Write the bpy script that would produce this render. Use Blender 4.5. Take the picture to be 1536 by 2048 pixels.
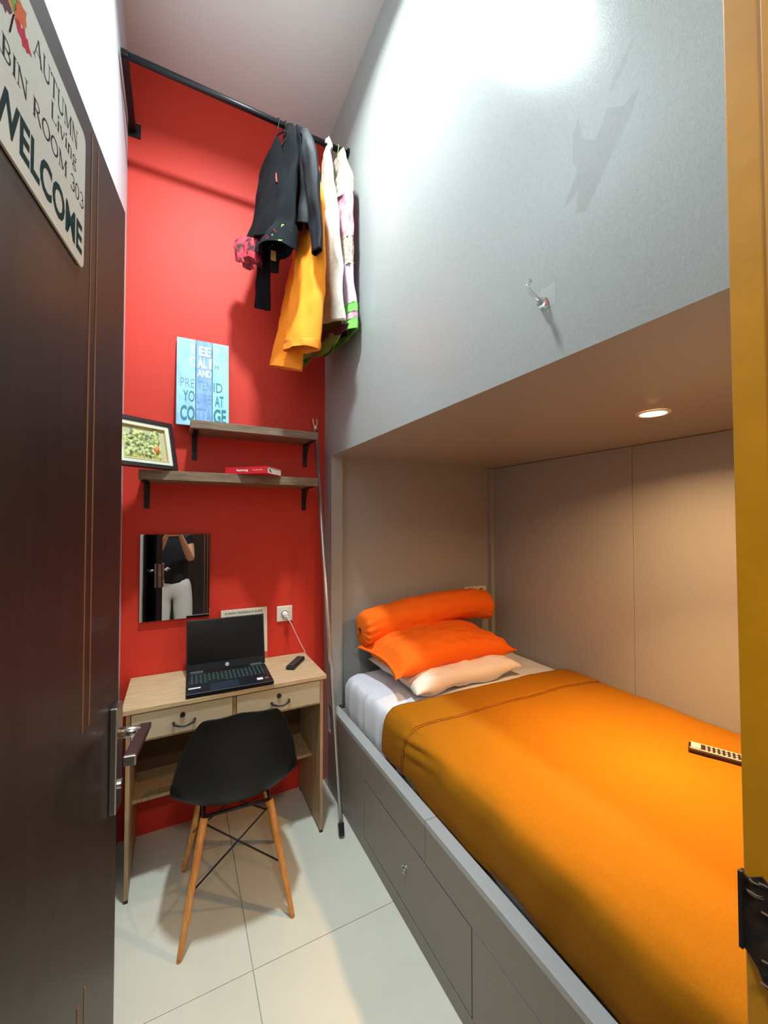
import bpy, bmesh, math, random
from mathutils import Vector, Matrix, noise
random.seed(7)
for o in list(bpy.data.objects): bpy.data.objects.remove(o, do_unlink=True)
SC = bpy.context.scene
COL = SC.collection
PI = math.pi

# ------------------------------------------------------------------ camera
FPX = 806.87
yaw, pit = 0.474731, 0.0227322
fwd = Vector((math.sin(yaw)*math.cos(pit), math.cos(yaw)*math.cos(pit), math.sin(pit)))
right = Vector((math.cos(yaw), -math.sin(yaw), 0))
up = right.cross(fwd)
CAM = Vector((0, 0, 1.5))
cd = bpy.data.cameras.new('camera'); cam = bpy.data.objects.new('camera', cd); COL.objects.link(cam)
cd.sensor_fit = 'HORIZONTAL'; cd.sensor_width = 36; cd.lens = FPX/1536*36; cd.clip_start = 0.02
cam.matrix_world = Matrix(((right.x, up.x, -fwd.x, CAM.x), (right.y, up.y, -fwd.y, CAM.y), (right.z, up.z, -fwd.z, CAM.z), (0, 0, 0, 1)))
SC.camera = cam

# ------------------------------------------------------------------ light and exposure
w = bpy.data.worlds.new('world'); SC.world = w; w.use_nodes = True
w.node_tree.nodes['Background'].inputs[0].default_value = (0.9, 0.95, 1.0, 1)
w.node_tree.nodes['Background'].inputs[1].default_value = 0.25
def area(name, loc, r, power, col, rot=(0, 0, 0), shape='DISK', sy=None, spread=180):
    l = bpy.data.lights.new(name, 'AREA'); l.shape = shape; l.size = r; l.energy = power; l.color = col
    if sy: l.size_y = sy
    l.spread = math.radians(spread)
    o = bpy.data.objects.new(name, l); COL.objects.link(o); o.location = loc; o.rotation_euler = rot
    return o
area('room_lamp_light', (0.235, 1.26, 3.722), 0.15, 25, (0.84, 0.97, 1.0), spread=152)
area('bunk_lamp_light', (1.447, 0.80, 1.862), 0.075, 6.5, (1.0, 0.57, 0.26), spread=150)
area('bunk_lamp_beam', (1.447, 0.80, 1.8615), 0.06, 3.2, (1.0, 0.60, 0.24), spread=75)
area('corridor_fill_light', (0.05, -0.80, 2.52), 0.30, 13, (1.0, 0.92, 0.80))  # added fill for door frame and person, no corridor lamp is in view
SC.view_settings.view_transform = 'Standard'; SC.view_settings.look = 'None'
SC.view_settings.gamma = 1; SC.view_settings.exposure = 1.12; SC.view_settings.use_curve_mapping = False

# ------------------------------------------------------------------ helpers
def lin(c): return tuple(((v/255)/12.92 if v/255 <= 0.04045 else ((v/255+0.055)/1.055)**2.4) for v in c)
MATS = {}
def mat(name, rgb, rough=0.5, metal=0.0, var=0.0, vscale=8, bump=0.0, bscale=200, stretch=(1, 1, 1), rgb2=None, spec=0.5, coat=0.0, transmission=0.0, emit=None, estr=0.0, sheen=0.0, alpha=1.0, ramp=(0.35, 0.65)):
    if name in MATS: return MATS[name]
    m = bpy.data.materials.new(name); m.use_nodes = True; nt = m.node_tree; N = nt.nodes; L = nt.links
    b = N['Principled BSDF']; c = lin(rgb)
    b.inputs['Base Color'].default_value = (*c, 1); b.inputs['Roughness'].default_value = rough
    b.inputs['Metallic'].default_value = metal; b.inputs['Specular IOR Level'].default_value = spec
    b.inputs['Coat Weight'].default_value = coat; b.inputs['Transmission Weight'].default_value = transmission
    b.inputs['Sheen Weight'].default_value = sheen; b.inputs['Alpha'].default_value = alpha
    if emit: b.inputs['Emission Color'].default_value = (*lin(emit), 1); b.inputs['Emission Strength'].default_value = estr
    if var > 0 or rgb2 or bump > 0:
        tc = N.new('ShaderNodeTexCoord'); mp = N.new('ShaderNodeMapping'); mp.inputs['Scale'].default_value = stretch
        L.new(tc.outputs['Object'], mp.inputs['Vector'])
    if var > 0 or rgb2:
        n = N.new('ShaderNodeTexNoise'); n.inputs['Scale'].default_value = vscale; n.inputs['Detail'].default_value = 6
        L.new(mp.outputs[0], n.inputs['Vector'])
        r = N.new('ShaderNodeValToRGB'); r.color_ramp.elements[0].position = ramp[0]; r.color_ramp.elements[1].position = ramp[1]
        c2 = lin(rgb2) if rgb2 else tuple(v*(1-var) for v in c)
        r.color_ramp.elements[0].color = (*c2, 1); r.color_ramp.elements[1].color = (*c, 1)
        L.new(n.outputs['Fac'], r.inputs['Fac']); L.new(r.outputs['Color'], b.inputs['Base Color'])
    if bump > 0:
        n2 = N.new('ShaderNodeTexNoise'); n2.inputs['Scale'].default_value = bscale; n2.inputs['Detail'].default_value = 3
        L.new(mp.outputs[0], n2.inputs['Vector'])
        bp = N.new('ShaderNodeBump'); bp.inputs['Strength'].default_value = bump; bp.inputs['Distance'].default_value = 0.002
        L.new(n2.outputs['Fac'], bp.inputs['Height']); L.new(bp.outputs['Normal'], b.inputs['Normal'])
    MATS[name] = m
    return m

def wmat(o):   # world matrix from the chain of basis matrices
    m = o.matrix_basis.copy()
    while o.parent:
        o = o.parent; m = o.matrix_basis @ m
    return m

class MB:
    def __init__(s): s.v = []; s.f = []; s.mi = []; s.cur = 0
    def add(s, vs, fs):
        k = len(s.v); s.v += [Vector(p) for p in vs]
        for f in fs: s.f.append([k+i for i in f]); s.mi.append(s.cur)
        return s
    def box(s, a, b):
        (x0, y0, z0), (x1, y1, z1) = a, b
        x0, x1 = sorted((x0, x1)); y0, y1 = sorted((y0, y1)); z0, z1 = sorted((z0, z1))
        return s.add([(x0,y0,z0),(x1,y0,z0),(x1,y1,z0),(x0,y1,z0),(x0,y0,z1),(x1,y0,z1),(x1,y1,z1),(x0,y1,z1)],
                     [(0,3,2,1),(4,5,6,7),(0,1,5,4),(1,2,6,5),(2,3,7,6),(3,0,4,7)])
    def obox(s, c, X, Y, Z):   # half vectors, right handed
        c, X, Y, Z = map(Vector, (c, X, Y, Z)); vs = []
        for sz in (-1, 1):
            for sx, sy in ((-1,-1),(1,-1),(1,1),(-1,1)): vs.append(c+X*sx+Y*sy+Z*sz)
        f = [(0,3,2,1),(4,5,6,7),(0,1,5,4),(1,2,6,5),(2,3,7,6),(3,0,4,7)]
        if X.cross(Y).dot(Z) < 0: f = [t[::-1] for t in f]
        return s.add(vs, f)
    def tube(s, pts, r, n=10, cap=True, flat=1.0):
        pts = [Vector(p) for p in pts]; R = r if isinstance(r, (list, tuple)) else [r]*len(pts)
        k = len(s.v); m = len(pts); prev = None; vs = []
        for i, p in enumerate(pts):
            t = (pts[min(i+1, m-1)]-pts[max(i-1, 0)]).normalized()
            if prev is None:
                a = Vector((0, 0, 1)) if abs(t.z) < 0.9 else Vector((1, 0, 0)); u = t.cross(a).normalized()
            else:
                u = (prev - t*prev.dot(t)).normalized()
            prev = u; v = t.cross(u)
            for j in range(n):
                an = 2*PI*j/n; vs.append(p + (u*math.cos(an) + v*math.sin(an)*flat)*R[i])
        fs = [(i*n+j, i*n+(j+1) % n, (i+1)*n+(j+1) % n, (i+1)*n+j) for i in range(m-1) for j in range(n)]
        if cap: fs += [tuple(range(n))[::-1], tuple((m-1)*n+j for j in range(n))]
        return s.add(vs, fs)
    def cyl(s, a, b, r, n=16, r2=None): return s.tube([a, b], [r, r if r2 is None else r2], n)
    def prism(s, poly, d):     # poly: list of 3D points in order, d: extrusion vector
        n = len(poly); P = [Vector(p) for p in poly]; d = Vector(d)
        fs = [tuple(range(n)), tuple(range(2*n-1, n-1, -1))] + [(i, i+n, (i+1) % n + n, (i+1) % n) for i in range(n)]
        return s.add(P+[p+d for p in P], fs)
    def grid(s, fn, nu, nv, closeu=False):
        vs = [fn(i/(nu if closeu else nu-1), j/(nv-1)) for j in range(nv) for i in range(nu)]
        e = nu if closeu else nu-1
        fs = [(j*nu+i, j*nu+(i+1) % nu, (j+1)*nu+(i+1) % nu, (j+1)*nu+i) for j in range(nv-1) for i in range(e)]
        return s.add(vs, fs)
    def build(s, name, m, parent=None, smooth=False, bevel=0, seg=2, solid=0, sub=0, local=False, normals=True, offset=-1):
        vs = s.v
        if parent is not None and not local:
            inv = wmat(parent).inverted(); vs = [inv @ p for p in vs]
        lo = Vector([min(p[i] for p in vs) for i in range(3)]); hi = Vector([max(p[i] for p in vs) for i in range(3)])
        org = (lo+hi)/2
        if parent is None: org.z = lo.z
        me = bpy.data.meshes.new(name); me.from_pydata([p-org for p in vs], [], s.f)
        ms = m if isinstance(m, (list, tuple)) else [m]
        for q in ms: me.materials.append(q)
        for i, p in enumerate(me.polygons): p.material_index = s.mi[i]; p.use_smooth = smooth
        if normals:
            bm = bmesh.new(); bm.from_mesh(me); bmesh.ops.recalc_face_normals(bm, faces=bm.faces); bm.to_mesh(me); bm.free()
        o = bpy.data.objects.new(name, me); COL.objects.link(o)
        if parent is not None: o.parent = parent
        o.location = org
        if solid:
            md = o.modifiers.new('solid', 'SOLIDIFY'); md.thickness = solid; md.offset = offset
        if bevel:
            md = o.modifiers.new('bevel', 'BEVEL'); md.width = bevel; md.segments = seg; md.limit_method = 'ANGLE'; md.angle_limit = math.radians(40)
            md.harden_normals = False
        if sub:
            md = o.modifiers.new('sub', 'SUBSURF'); md.levels = sub; md.render_levels = sub
        return o

def tag(o, label=None, cat=None, group=None, kind=None):
    if label: o['label'] = label
    if cat: o['category'] = cat
    if group: o['group'] = group
    if kind: o['kind'] = kind
    return o
def thing(name, loc, label, cat, rot=0, group=None):
    e = bpy.data.objects.new(name, None); COL.objects.link(e); e.empty_display_size = 0.05
    e.location = loc; e.rotation_euler = (0, 0, rot)
    return tag(e, label, cat, group)
def struct(mb, name, m, **k):
    o = mb.build(name, m, **k); o['kind'] = 'structure'; return o
def box1(name, a, b, m, parent=None, **k): return MB().box(a, b).build(name, m, parent, **k)

def text_mb(txt, origin, X, Z, width, height, depth=0.0008, bold=0.0):
    """lettering as a mesh, fitted in width x height; X, Z unit vectors of the writing plane"""
    cu = bpy.data.curves.new('lettering', 'FONT'); cu.body = txt; cu.size = 1; cu.offset = bold; cu.resolution_u = 3
    o = bpy.data.objects.new('lettering_tmp', cu); COL.objects.link(o)
    bpy.context.view_layer.update()
    me = o.evaluated_get(bpy.context.evaluated_depsgraph_get()).to_mesh()
    P = [v.co.copy() for v in me.vertices]; F = [list(p.vertices) for p in me.polygons]
    bpy.data.objects.remove(o, do_unlink=True); bpy.data.curves.remove(cu)
    x0 = min(p.x for p in P); x1 = max(p.x for p in P); y0 = min(p.y for p in P); y1 = max(p.y for p in P)
    O, X, Z = Vector(origin), Vector(X), Vector(Z); Y = X.cross(Z)     # Y points into the surface for right handed text
    mb = MB(); n = len(P)
    pts = [O + X*((p.x-x0)/(x1-x0)*width) + Z*((p.y-y0)/(y1-y0)*height) + Y*depth for p in P]
    return mb.add(pts, F)

# serif letters as strokes: (points, width) in a unit-high box
TH, TN = 0.13, 0.045
def arc(cx, cy, rx, ry, a0, a1, n=12): return [(cx+rx*math.cos(math.radians(a0+(a1-a0)*i/n)), cy+ry*math.sin(math.radians(a0+(a1-a0)*i/n))) for i in range(n+1)]
def serif(x, y, w=0.24): return ([(x-w/2, y), (x+w/2, y)], TN)
SER = {
 'A': (0.85, [([(0.06,0),(0.42,1)], TN), ([(0.42,1),(0.76,0)], TH), ([(0.2,0.36),(0.62,0.36)], TN), serif(0.07,0), serif(0.76,0)]),
 'U': (0.85, [([(0.17,1),(0.17,0.3)]+arc(0.43,0.28,0.26,0.26,180,360)[1:], TH*0.8), ([(0.69,0.3),(0.69,1)], TN), serif(0.17,1), serif(0.69,1)]),
 'T': (0.75, [([(0.37,0),(0.37,1)], TH), ([(0.05,0.97),(0.70,0.97)], TN*1.4), ([(0.06,1),(0.06,0.8)], TN), ([(0.69,1),(0.69,0.8)], TN), serif(0.37,0)]),
 'M': (1.0, [([(0.15,0),(0.15,1)], TN), ([(0.15,1),(0.5,0.08)], TH), ([(0.5,0.08),(0.85,1)], TN), ([(0.85,1),(0.85,0)], TH), serif(0.15,0), serif(0.85,0), serif(0.1,1,0.16), serif(0.9,1,0.16)]),
 'N': (0.85, [([(0.15,0),(0.15,1)], TN), ([(0.15,1),(0.72,0)], TH), ([(0.72,0),(0.72,1)], TN), serif(0.15,0), serif(0.1,1,0.18), serif(0.72,1)]),
 'L': (0.68, [([(0.17,0),(0.17,1)], TH), ([(0.1,0.02),(0.6,0.02)], TN), ([(0.6,0),(0.6,0.22)], TN), serif(0.17,1)]),
 'C': (0.8, [(arc(0.44,0.5,0.34,0.5,55,305), TH*0.75), ([(0.66,0.98),(0.66,0.74)], TN), ([(0.68,0.02),(0.68,0.24)], TN)]),
 'B': (0.72, [([(0.17,0),(0.17,1)], TH), ([(0.17,0.98),(0.38,0.98)]+arc(0.38,0.75,0.2,0.23,90,-90)[1:]+[(0.17,0.52)], TN*1.6), ([(0.38,0.52)]+arc(0.38,0.27,0.24,0.25,90,-90)[1:]+[(0.17,0.02)], TN*1.8), serif(0.12,0,0.16), serif(0.12,1,0.16)]),
 'I': (0.36, [([(0.18,0),(0.18,1)], TH), serif(0.18,0), serif(0.18,1)]),
 'R': (0.8, [([(0.17,0),(0.17,1)], TH), ([(0.17,0.98),(0.36,0.98)]+arc(0.36,0.74,0.22,0.24,90,-90)[1:]+[(0.17,0.5)], TN*1.6), ([(0.38,0.5),(0.72,0)], TH*0.9), serif(0.17,0), serif(0.12,1,0.16), serif(0.74,0,0.14)]),
 'O': (0.85, [(arc(0.43,0.5,0.34,0.48,0,360,20), TH*0.8)]),
 '3': (0.6, [(arc(0.28,0.74,0.2,0.24,150,-80), TN*1.8), (arc(0.28,0.27,0.24,0.27,85,-150), TH*0.7)]),
 '0': (0.62, [(arc(0.3,0.5,0.22,0.48,0,360,18), TH*0.7)]),
 'i': (0.32, [([(0.16,0),(0.16,0.62)], TH), ([(0.16,0.82),(0.16,0.95)], TH), serif(0.16,0,0.22)]),
 'v': (0.6, [([(0.08,0.64),(0.3,0)], TH*0.9), ([(0.3,0),(0.52,0.64)], TN), serif(0.08,0.64,0.2), serif(0.52,0.64,0.16)]),
 'n': (0.62, [([(0.14,0),(0.14,0.64)], TH), ([(0.14,0.5)]+arc(0.32,0.46,0.16,0.17,150,0)[1:]+[(0.48,0)], TH*0.8), serif(0.14,0,0.22), serif(0.48,0,0.22)]),
 'g': (0.6, [(arc(0.28,0.44,0.18,0.19,0,360,14), TN*1.8), (arc(0.28,-0.14,0.22,0.15,0,360,14), TN*1.6), ([(0.2,0.26),(0.14,0.1),(0.4,0.02)], TN*1.4), ([(0.42,0.58),(0.56,0.64)], TN)]),
 ' ': (0.4, []),
}
def serif_mb(txt, origin, X, Z, width, height, depth=0.0008):
    tot = sum(SER[c][0] for c in txt); O, X, Z = Vector(origin), Vector(X), Vector(Z); Y = X.cross(Z)
    kx, kz = width/tot, height; mb = MB(); x = 0
    for c in txt:
        wd, st = SER[c]
        for pts, sw in st:
            q = [Vector((p[0]+x, p[1], 0)) for p in pts]; L_, R_ = [], []
            for i, p in enumerate(q):
                t = (q[min(i+1, len(q)-1)]-q[max(i-1, 0)]).normalized(); nn = Vector((-t.y, t.x, 0))*sw/2
                if len(q) == 2: p = p + t*(sw*0.15 if i else -sw*0.15)
                L_.append(p+nn); R_.append(p-nn)
            vs = [O + X*(p.x*kx) + Z*(p.y*kz) + Y*depth for p in L_+R_]; n = len(q)
            mb.add(vs, [(i, i+1, n+i+1, n+i) for i in range(n-1)])
        x += wd
    return mb

def catmull(a, t):
    n = len(a)-1; f = t*n; i = min(int(f), n-1); u = f-i
    p0, p1, p2, p3 = a[max(i-1, 0)], a[i], a[i+1], a[min(i+2, n)]
    return 0.5*((2*p1)+(p2-p0)*u+(2*p0-5*p1+4*p2-p3)*u*u+(3*p1-p0-3*p2+p3)*u**3)

# ------------------------------------------------------------------ materials
M_red = mat('red_wall_paint', (210, 48, 27), 0.62, bump=0.12, bscale=60, var=0.06, vscale=3)
M_white = mat('white_wall_paint', (200, 207, 212), 0.6, bump=0.1, bscale=50)
M_ceil = mat('ceiling_paint', (214, 208, 204), 0.8)
M_front = mat('front_wall_paint', (205, 200, 192), 0.7)
M_lam = mat('linen_laminate', (161, 163, 160), 0.16, spec=0.30, bump=0.12, bscale=700, stretch=(1, 1, 0.45), var=0.10, vscale=380)
M_lamg = mat('grey_laminate', (134, 126, 118), 0.45, bump=0.2, bscale=420, stretch=(1, 1, 0.45), var=0.08, vscale=380)
M_ledge = mat('ledge_laminate', (170, 173, 174), 0.4, bump=0.2, bscale=420, var=0.08, vscale=380)
M_dark = mat('dark_gap', (22, 20, 18), 0.8)
M_tile = mat('cream_floor_tile', (205, 206, 194), 0.16, var=0.05, vscale=5, coat=0.2)
M_grout = mat('tile_grout', (160, 156, 142), 0.8)
M_door = mat('dark_brown_door', (42, 27, 25), 0.42, rgb2=(28, 17, 16), vscale=5, stretch=(9, 9, 0.7), bump=0.08, bscale=40, coat=0.04)
M_gold = mat('gold_inlay', (150, 102, 58), 0.5, metal=0.2)
M_yellow = mat('yellow_jamb_paint', (208, 146, 4), 0.5, bump=0.25, bscale=30, var=0.12, vscale=12, coat=0.15)
M_wood_raw = mat('splintered_wood', (40, 26, 20), 0.75, bump=0.8, bscale=120, rgb2=(10, 7, 6), vscale=90)
M_wood_lt = mat('torn_wood_fibre', (96, 78, 58), 0.7)
M_chrome = mat('brushed_chrome', (190, 192, 190), 0.25, metal=1.0)
M_black = mat('black_plastic', (20, 20, 22), 0.45)
M_blackm = mat('black_metal', (22, 21, 24), 0.42, metal=0.3, bump=0.1, bscale=150)
M_desk = mat('light_oak_laminate', (206, 184, 148), 0.42, rgb2=(178, 150, 112), vscale=7, stretch=(1.2, 14, 14), ramp=(0.3, 0.7))
M_deskf = mat('pale_drawer_laminate', (188, 176, 148), 0.5, var=0.07, vscale=160, stretch=(0.3, 1, 1))
M_desks = mat('desk_side_laminate', (176, 150, 112), 0.5, rgb2=(150, 124, 90), vscale=6, stretch=(14, 14, 1.2))
M_shelf = mat('walnut_grain_board', (142, 120, 98), 0.55, rgb2=(104, 84, 66), vscale=8, stretch=(1.4, 16, 16), ramp=(0.3, 0.7))
M_leg = mat('beech_wood', (214, 150, 74), 0.45, rgb2=(190, 124, 56), vscale=10, stretch=(14, 14, 1.5))
M_shell = mat('black_polypropylene', (8, 9, 11), 0.5, spec=0.25, bump=0.06, bscale=500)
M_sheet = mat('white_sheet_cotton', (216, 222, 232), 0.8, bump=0.15, bscale=60, sheen=0.2)
M_blanket = mat('orange_cotton', (156, 99, 2), 0.9, bump=0.22, bscale=260, var=0.10, vscale=220, spec=0.2)
M_pillow = mat('bright_orange_cotton', (240, 108, 22), 0.85, bump=0.18, bscale=240, spec=0.2)
M_bolster = M_pillow
M_pwhite = mat('cream_pillow_cotton', (232, 220, 210), 0.85, bump=0.18, bscale=90)
M_plastic = mat('ivory_plastic', (226, 222, 206), 0.35)
M_skin = mat('skin', (206, 150, 112), 0.5)
M_hair = mat('dark_hair', (22, 17, 15), 0.6, bump=0.5, bscale=200)
M_tee = mat('black_tshirt_cotton', (22, 23, 30), 0.9, bump=0.2, bscale=20)
M_trouser = mat('white_trouser_cotton', (226, 226, 222), 0.85, bump=0.2, bscale=18)
M_shoe = mat('grey_shoe', (60, 60, 64), 0.6)

# ------------------------------------------------------------------ room shell
XL, XR, YB, YF, ZC = -0.23, 0.775, 2.275, 0.20, 3.75
floor = struct(MB().box((-0.5, 0.0, -0.06), (2.3, 2.5, -0.004)), 'floor', M_grout)
TS = 0.6; G = 0.0012
def tile(x0, y0, x1, y1):
    MB().box((x0+G, y0+G, -0.012), (x1-G, y1-G, 0.0)).build('tile', M_tile, floor, bevel=0.0006, seg=1)
for ix in range(-1, 2):
    for iy in range(-1, 2):
        x0 = 0.243+TS*(ix-0); x1 = x0+TS; y0 = 1.43+TS*(iy-0); y1 = y0+TS
        x0 = max(x0-0.0, -0.36); x1 = min(x1, 0.85) ; y0 = max(y0, 0.05); y1 = min(y1, 2.32)
        if ix == -1: x0 = -0.357
        if x1-x0 > 0.02 and y1-y0 > 0.02: tile(x0, y0, x1, y1)
tile(-0.357, 0.05, 0.243, 0.83); tile(0.243, 0.05, 0.843, 0.83)
struct(MB().box((XL-0.15, YB, -0.05), (2.15, YB+0.12, ZC+0.1)), 'wall_back', M_red)
struct(MB().box((XL-0.12, YF-0.15, -0.05), (XL, YB, ZC+0.1)), 'wall_left', M_white)
struct(MB().box((XL-0.12, 0.0, ZC), (2.15, YB+0.1, ZC+0.1)), 'ceiling', M_ceil)
# front wall with its doorway: opening x -0.205..0.503, z 0..2.12
wf = struct(MB().box((0.56, 0.06, -0.05), (2.15, YF, ZC)).box((XL, 0.06, 2.16), (0.56, YF, ZC)), 'wall_front', M_front)
# yellow door frame: two jambs, header, stop strip
def jamb_box(xb, xt, y0, y1, z1):
    return MB().add([(xb, y0, 0), (0.56, y0, 0), (0.56, y1, 0), (xb, y1, 0), (xt, y0, z1), (0.56, y0, z1), (0.56, y1, z1), (xt, y1, z1)], [(0,3,2,1),(4,5,6,7),(0,1,5,4),(1,2,6,5),(2,3,7,6),(3,0,4,7)])
jr = struct(jamb_box(0.5195, 0.4985, 0.04, YF+0.002, 2.16), 'trim_1', M_yellow, bevel=0.0015)
jamb_box(0.5180, 0.4970, 0.05, 0.1715, 2.12).build('door_stop', M_yellow, jr, bevel=0.0008)
jl = struct(MB().box((XL, 0.04, 0), (-0.204, YF+0.002, 2.16)), 'trim_2', M_yellow, bevel=0.002)
struct(MB().box((-0.204, 0.04, 2.12), (0.503, YF+0.002, 2.16)), 'trim_3', M_yellow, bevel=0.002)
# broken strike area
rg = random.Random(3)
mb = MB()
poly = [(0.5062, 0.2045, 1.150), (0.5062, 0.198, 1.147), (0.5062, 0.193, 1.151), (0.5062, 0.187, 1.156), (0.5062, 0.182, 1.152), (0.5062, 0.174, 1.158), (0.5062, 0.160, 1.150),
        (0.5062, 0.160, 1.040), (0.5062, 0.176, 1.040), (0.5062, 0.182, 1.052), (0.5062, 0.186, 1.053), (0.5062, 0.191, 1.066), (0.5062, 0.197, 1.073), (0.5062, 0.2035, 1.078)]
mb.prism(poly, (0.006, 0, 0))
sp = mb.build('broken_strike_recess', M_wood_raw, jr)
tag(sp, 'dark splintered hole where the strike plate is torn out')
mb = MB()
for k in range(14):
    y = 0.164+0.034*rg.random(); z = 1.122+0.030*rg.random() if k < 10 else 1.05+0.03*rg.random()
    mb.tube([(0.5048, y, z), (0.5038, y-0.006*rg.random()-0.002, z+0.004*(rg.random()-0.3)), (0.505, y-0.012, z+0.006*(rg.random()-0.2))], [0.0012, 0.0009, 0.0003], 5)
mb.build('wood_splinters', M_wood_lt, jr)['kind'] = 'stuff'
box1('strike_edge', (0.503, 0.2015, 1.076), (0.507, 0.2047, 1.151), M_black, jr)

# right side: upper box face, niche ceiling, niche walls
wr = struct(MB().box((XR, YF, 1.87), (XR+0.018, YB, ZC)), 'wall_right', M_lam)
struct(MB().box((XR+0.018, YF, 1.87), (2.0, YB, 1.888)), 'ceiling_niche', M_lam)
struct(MB().box((0.79, 2.20, 0.0), (2.02, YB, 1.87)), 'wall_niche_end', M_lam)
ns = struct(MB().box((2.0, YF, 0.0), (2.05, 2.20, 1.87)), 'wall_niche_side', M_lamg)
for a, b in ((YF, 1.1985), (1.2005, 2.19)):
    box1('panel', (1.985, a, 0.40), (2.0, b, 1.868), M_lam, ns, bevel=0.0008, seg=1)
struct(MB().box((XR, 2.155, 0.465), (0.842, 2.20, 1.87)).box((XR, 2.20, 0.0), (0.80, YB, 1.87)), 'trim_4', M_lam, bevel=0.001)
struct(MB().box((1.955, 2.165, 0.46), (1.985, 2.199, 1.868)), 'trim_5', M_lam, bevel=0.002)

# old smear on the panel: a flat grease mark with its own irregular outline
M_smear = mat('grease_smear', (158, 156, 152), 0.6, bump=0.1, bscale=300, alpha=0.11)
def fan(pts, x): return MB().prism([(x, p[0], p[1]) for p in pts], (0.0004, 0, 0))
sm = fan([(0.443,2.328),(0.475,2.318),(0.495,2.335),(0.51,2.345),(0.535,2.30),(0.565,2.33),(0.575,2.385),(0.588,2.36),(0.59,2.30),(0.578,2.27),(0.60,2.235),(0.615,2.21),(0.575,2.225),(0.585,2.18),(0.56,2.165),(0.535,2.20),(0.50,2.245),(0.47,2.28)], XR-0.0005).build('grease_smear', M_smear, wr)
tag(sm, 'faint grey hand-shaped smear')
sm2 = fan([(0.452,2.44),(0.47,2.40),(0.50,2.37),(0.505,2.38),(0.478,2.415)], XR-0.0005).build('grease_smear', M_smear, wr)

# corridor behind the camera (seen in the mirror; holds the added fill light for the door frame)
struct(MB().box((-2.2, -1.25, -0.06), (2.2, 0.05, 0.0)), 'floor_corridor', M_tile)
struct(MB().box((-2.2, -1.25, 2.56), (2.2, 0.06, 2.62)), 'ceiling_corridor', M_white)
struct(MB().box((-2.2, 0.04, 0), (XL-0.05, 0.06, 2.56)).box((0.56, 0.04, 0), (2.2, 0.06, 2.56)).box((XL-0.05, 0.04, 2.16), (0.56, 0.06, 2.56)).box((XL-0.05, 0.04, 0), (XL, 0.06, 2.16)), 'wall_corridor_near', M_front)
struct(MB().box((-2.2, -1.25, 0), (-0.62, -1.20, 2.56)).box((0.46, -1.25, 0), (2.2, -1.20, 2.56)).box((-0.62, -1.25, 2.15), (0.46, -1.20, 2.56)), 'wall_corridor_far', M_front)
struct(MB().box((-2.25, -1.25, 0), (-2.2, 0.06, 2.56)), 'wall_corridor_left', M_front)
struct(MB().box((2.2, -1.25, 0), (2.25, 0.06, 2.56)), 'wall_corridor_right', M_front)
d2 = struct(MB().box((-0.62, -1.24, 0), (0.46, -1.21, 2.15)), 'door_2', M_door)
for x in (0.325, 0.36, -0.5, -0.465): box1('gold_line', (x, -1.2105, 0.12), (x+0.006, -1.2085, 2.0), M_gold, d2)
MB().cyl((-0.42, -1.21, 1.03), (-0.42, -1.16, 1.03), 0.01).tube([(-0.42, -1.16, 1.03), (-0.31, -1.16, 1.03)], 0.008).build('door_handle', M_chrome, d2)

# ------------------------------------------------------------------ the open door leaf
DA = math.radians(7.9)
De = Vector((math.sin(DA), math.cos(DA), 0)); Dn = Vector((De.y, -De.x, 0)); Dz = Vector((0, 0, 1)); D0 = Vector((-0.094, 0.916, 0))
def dp(s, z, o=0.0): return D0 - De*s + Dn*o + Dz*z
DW = 0.745
leaf = struct(MB().obox(dp(DW/2, 1.055, -0.019), De*(DW/2), Dn*0.019, Dz*1.045), 'door_1', M_door, bevel=0.004, seg=3)
for s0, z0, z1 in ((0.186, 1.19, 2.085), (0.159, 1.19, 2.085), (0.186, 0.012, 0.80), (0.159, 0.012, 0.80), (0.60, 0.012, 2.085), (0.627, 0.012, 2.085)):
    MB().obox(dp(s0, (z0+z1)/2, 0.0002), De*0.0014, Dn*0.0006, Dz*((z1-z0)/2)).build('gold_inlay_line', M_gold, leaf)
# lock set
lp = MB().obox(dp(0.038, 1.075, 0.006), De*0.019, Dn*0.006, Dz*0.093).build('lock_plate', M_chrome, leaf, bevel=0.002)
MB().cyl(dp(0.036, 1.115, 0.012), dp(0.036, 1.115, 0.045), 0.0095).build('spindle', M_chrome, lp, smooth=True)
M_hand = mat('dark_bronze_lever', (92, 70, 74), 0.28, metal=0.8)
MB().obox(dp(0.078, 1.117, 0.050), De*0.056, Dn*0.0095, Dz*0.005).build('lever', M_hand, lp, bevel=0.0015)
MB().obox(dp(0.137, 1.115, 0.050), De*0.004, Dn*0.0095, Dz*0.008).build('lever_end', M_chrome, lp, bevel=0.002)
MB().cyl(dp(0.036, 1.025, 0.012), dp(0.036, 1.025, 0.016), 0.008).build('key_cylinder', M_chrome, lp)
lb = MB().obox(dp(0.038, 1.075, -0.044), De*0.019, Dn*0.006, Dz*0.093).build('lock_plate', M_chrome, leaf, bevel=0.002)
MB().cyl(dp(0.036, 1.115, -0.05), dp(0.036, 1.115, -0.085), 0.0095).build('spindle', M_chrome, lb, smooth=True)
MB().obox(dp(0.085, 1.117, -0.088), De*0.062, Dn*0.0095, Dz*0.005).build('lever', M_hand, lb, bevel=0.0015)
MB().obox(dp(-0.001, 1.075, -0.019), De*0.001, Dn*0.011, Dz*0.09).build('latch_faceplate', M_chrome, leaf)
MB().obox(dp(-0.008, 1.085, -0.019), De*0.006, Dn*0.007, Dz*0.011).build('latch_bolt', M_chrome, leaf, bevel=0.002)
MB().obox(dp(-0.006, 1.03, -0.019), De*0.004, Dn*0.006, Dz*0.011).build('dead_bolt', M_chrome, leaf, bevel=0.001)
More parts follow.
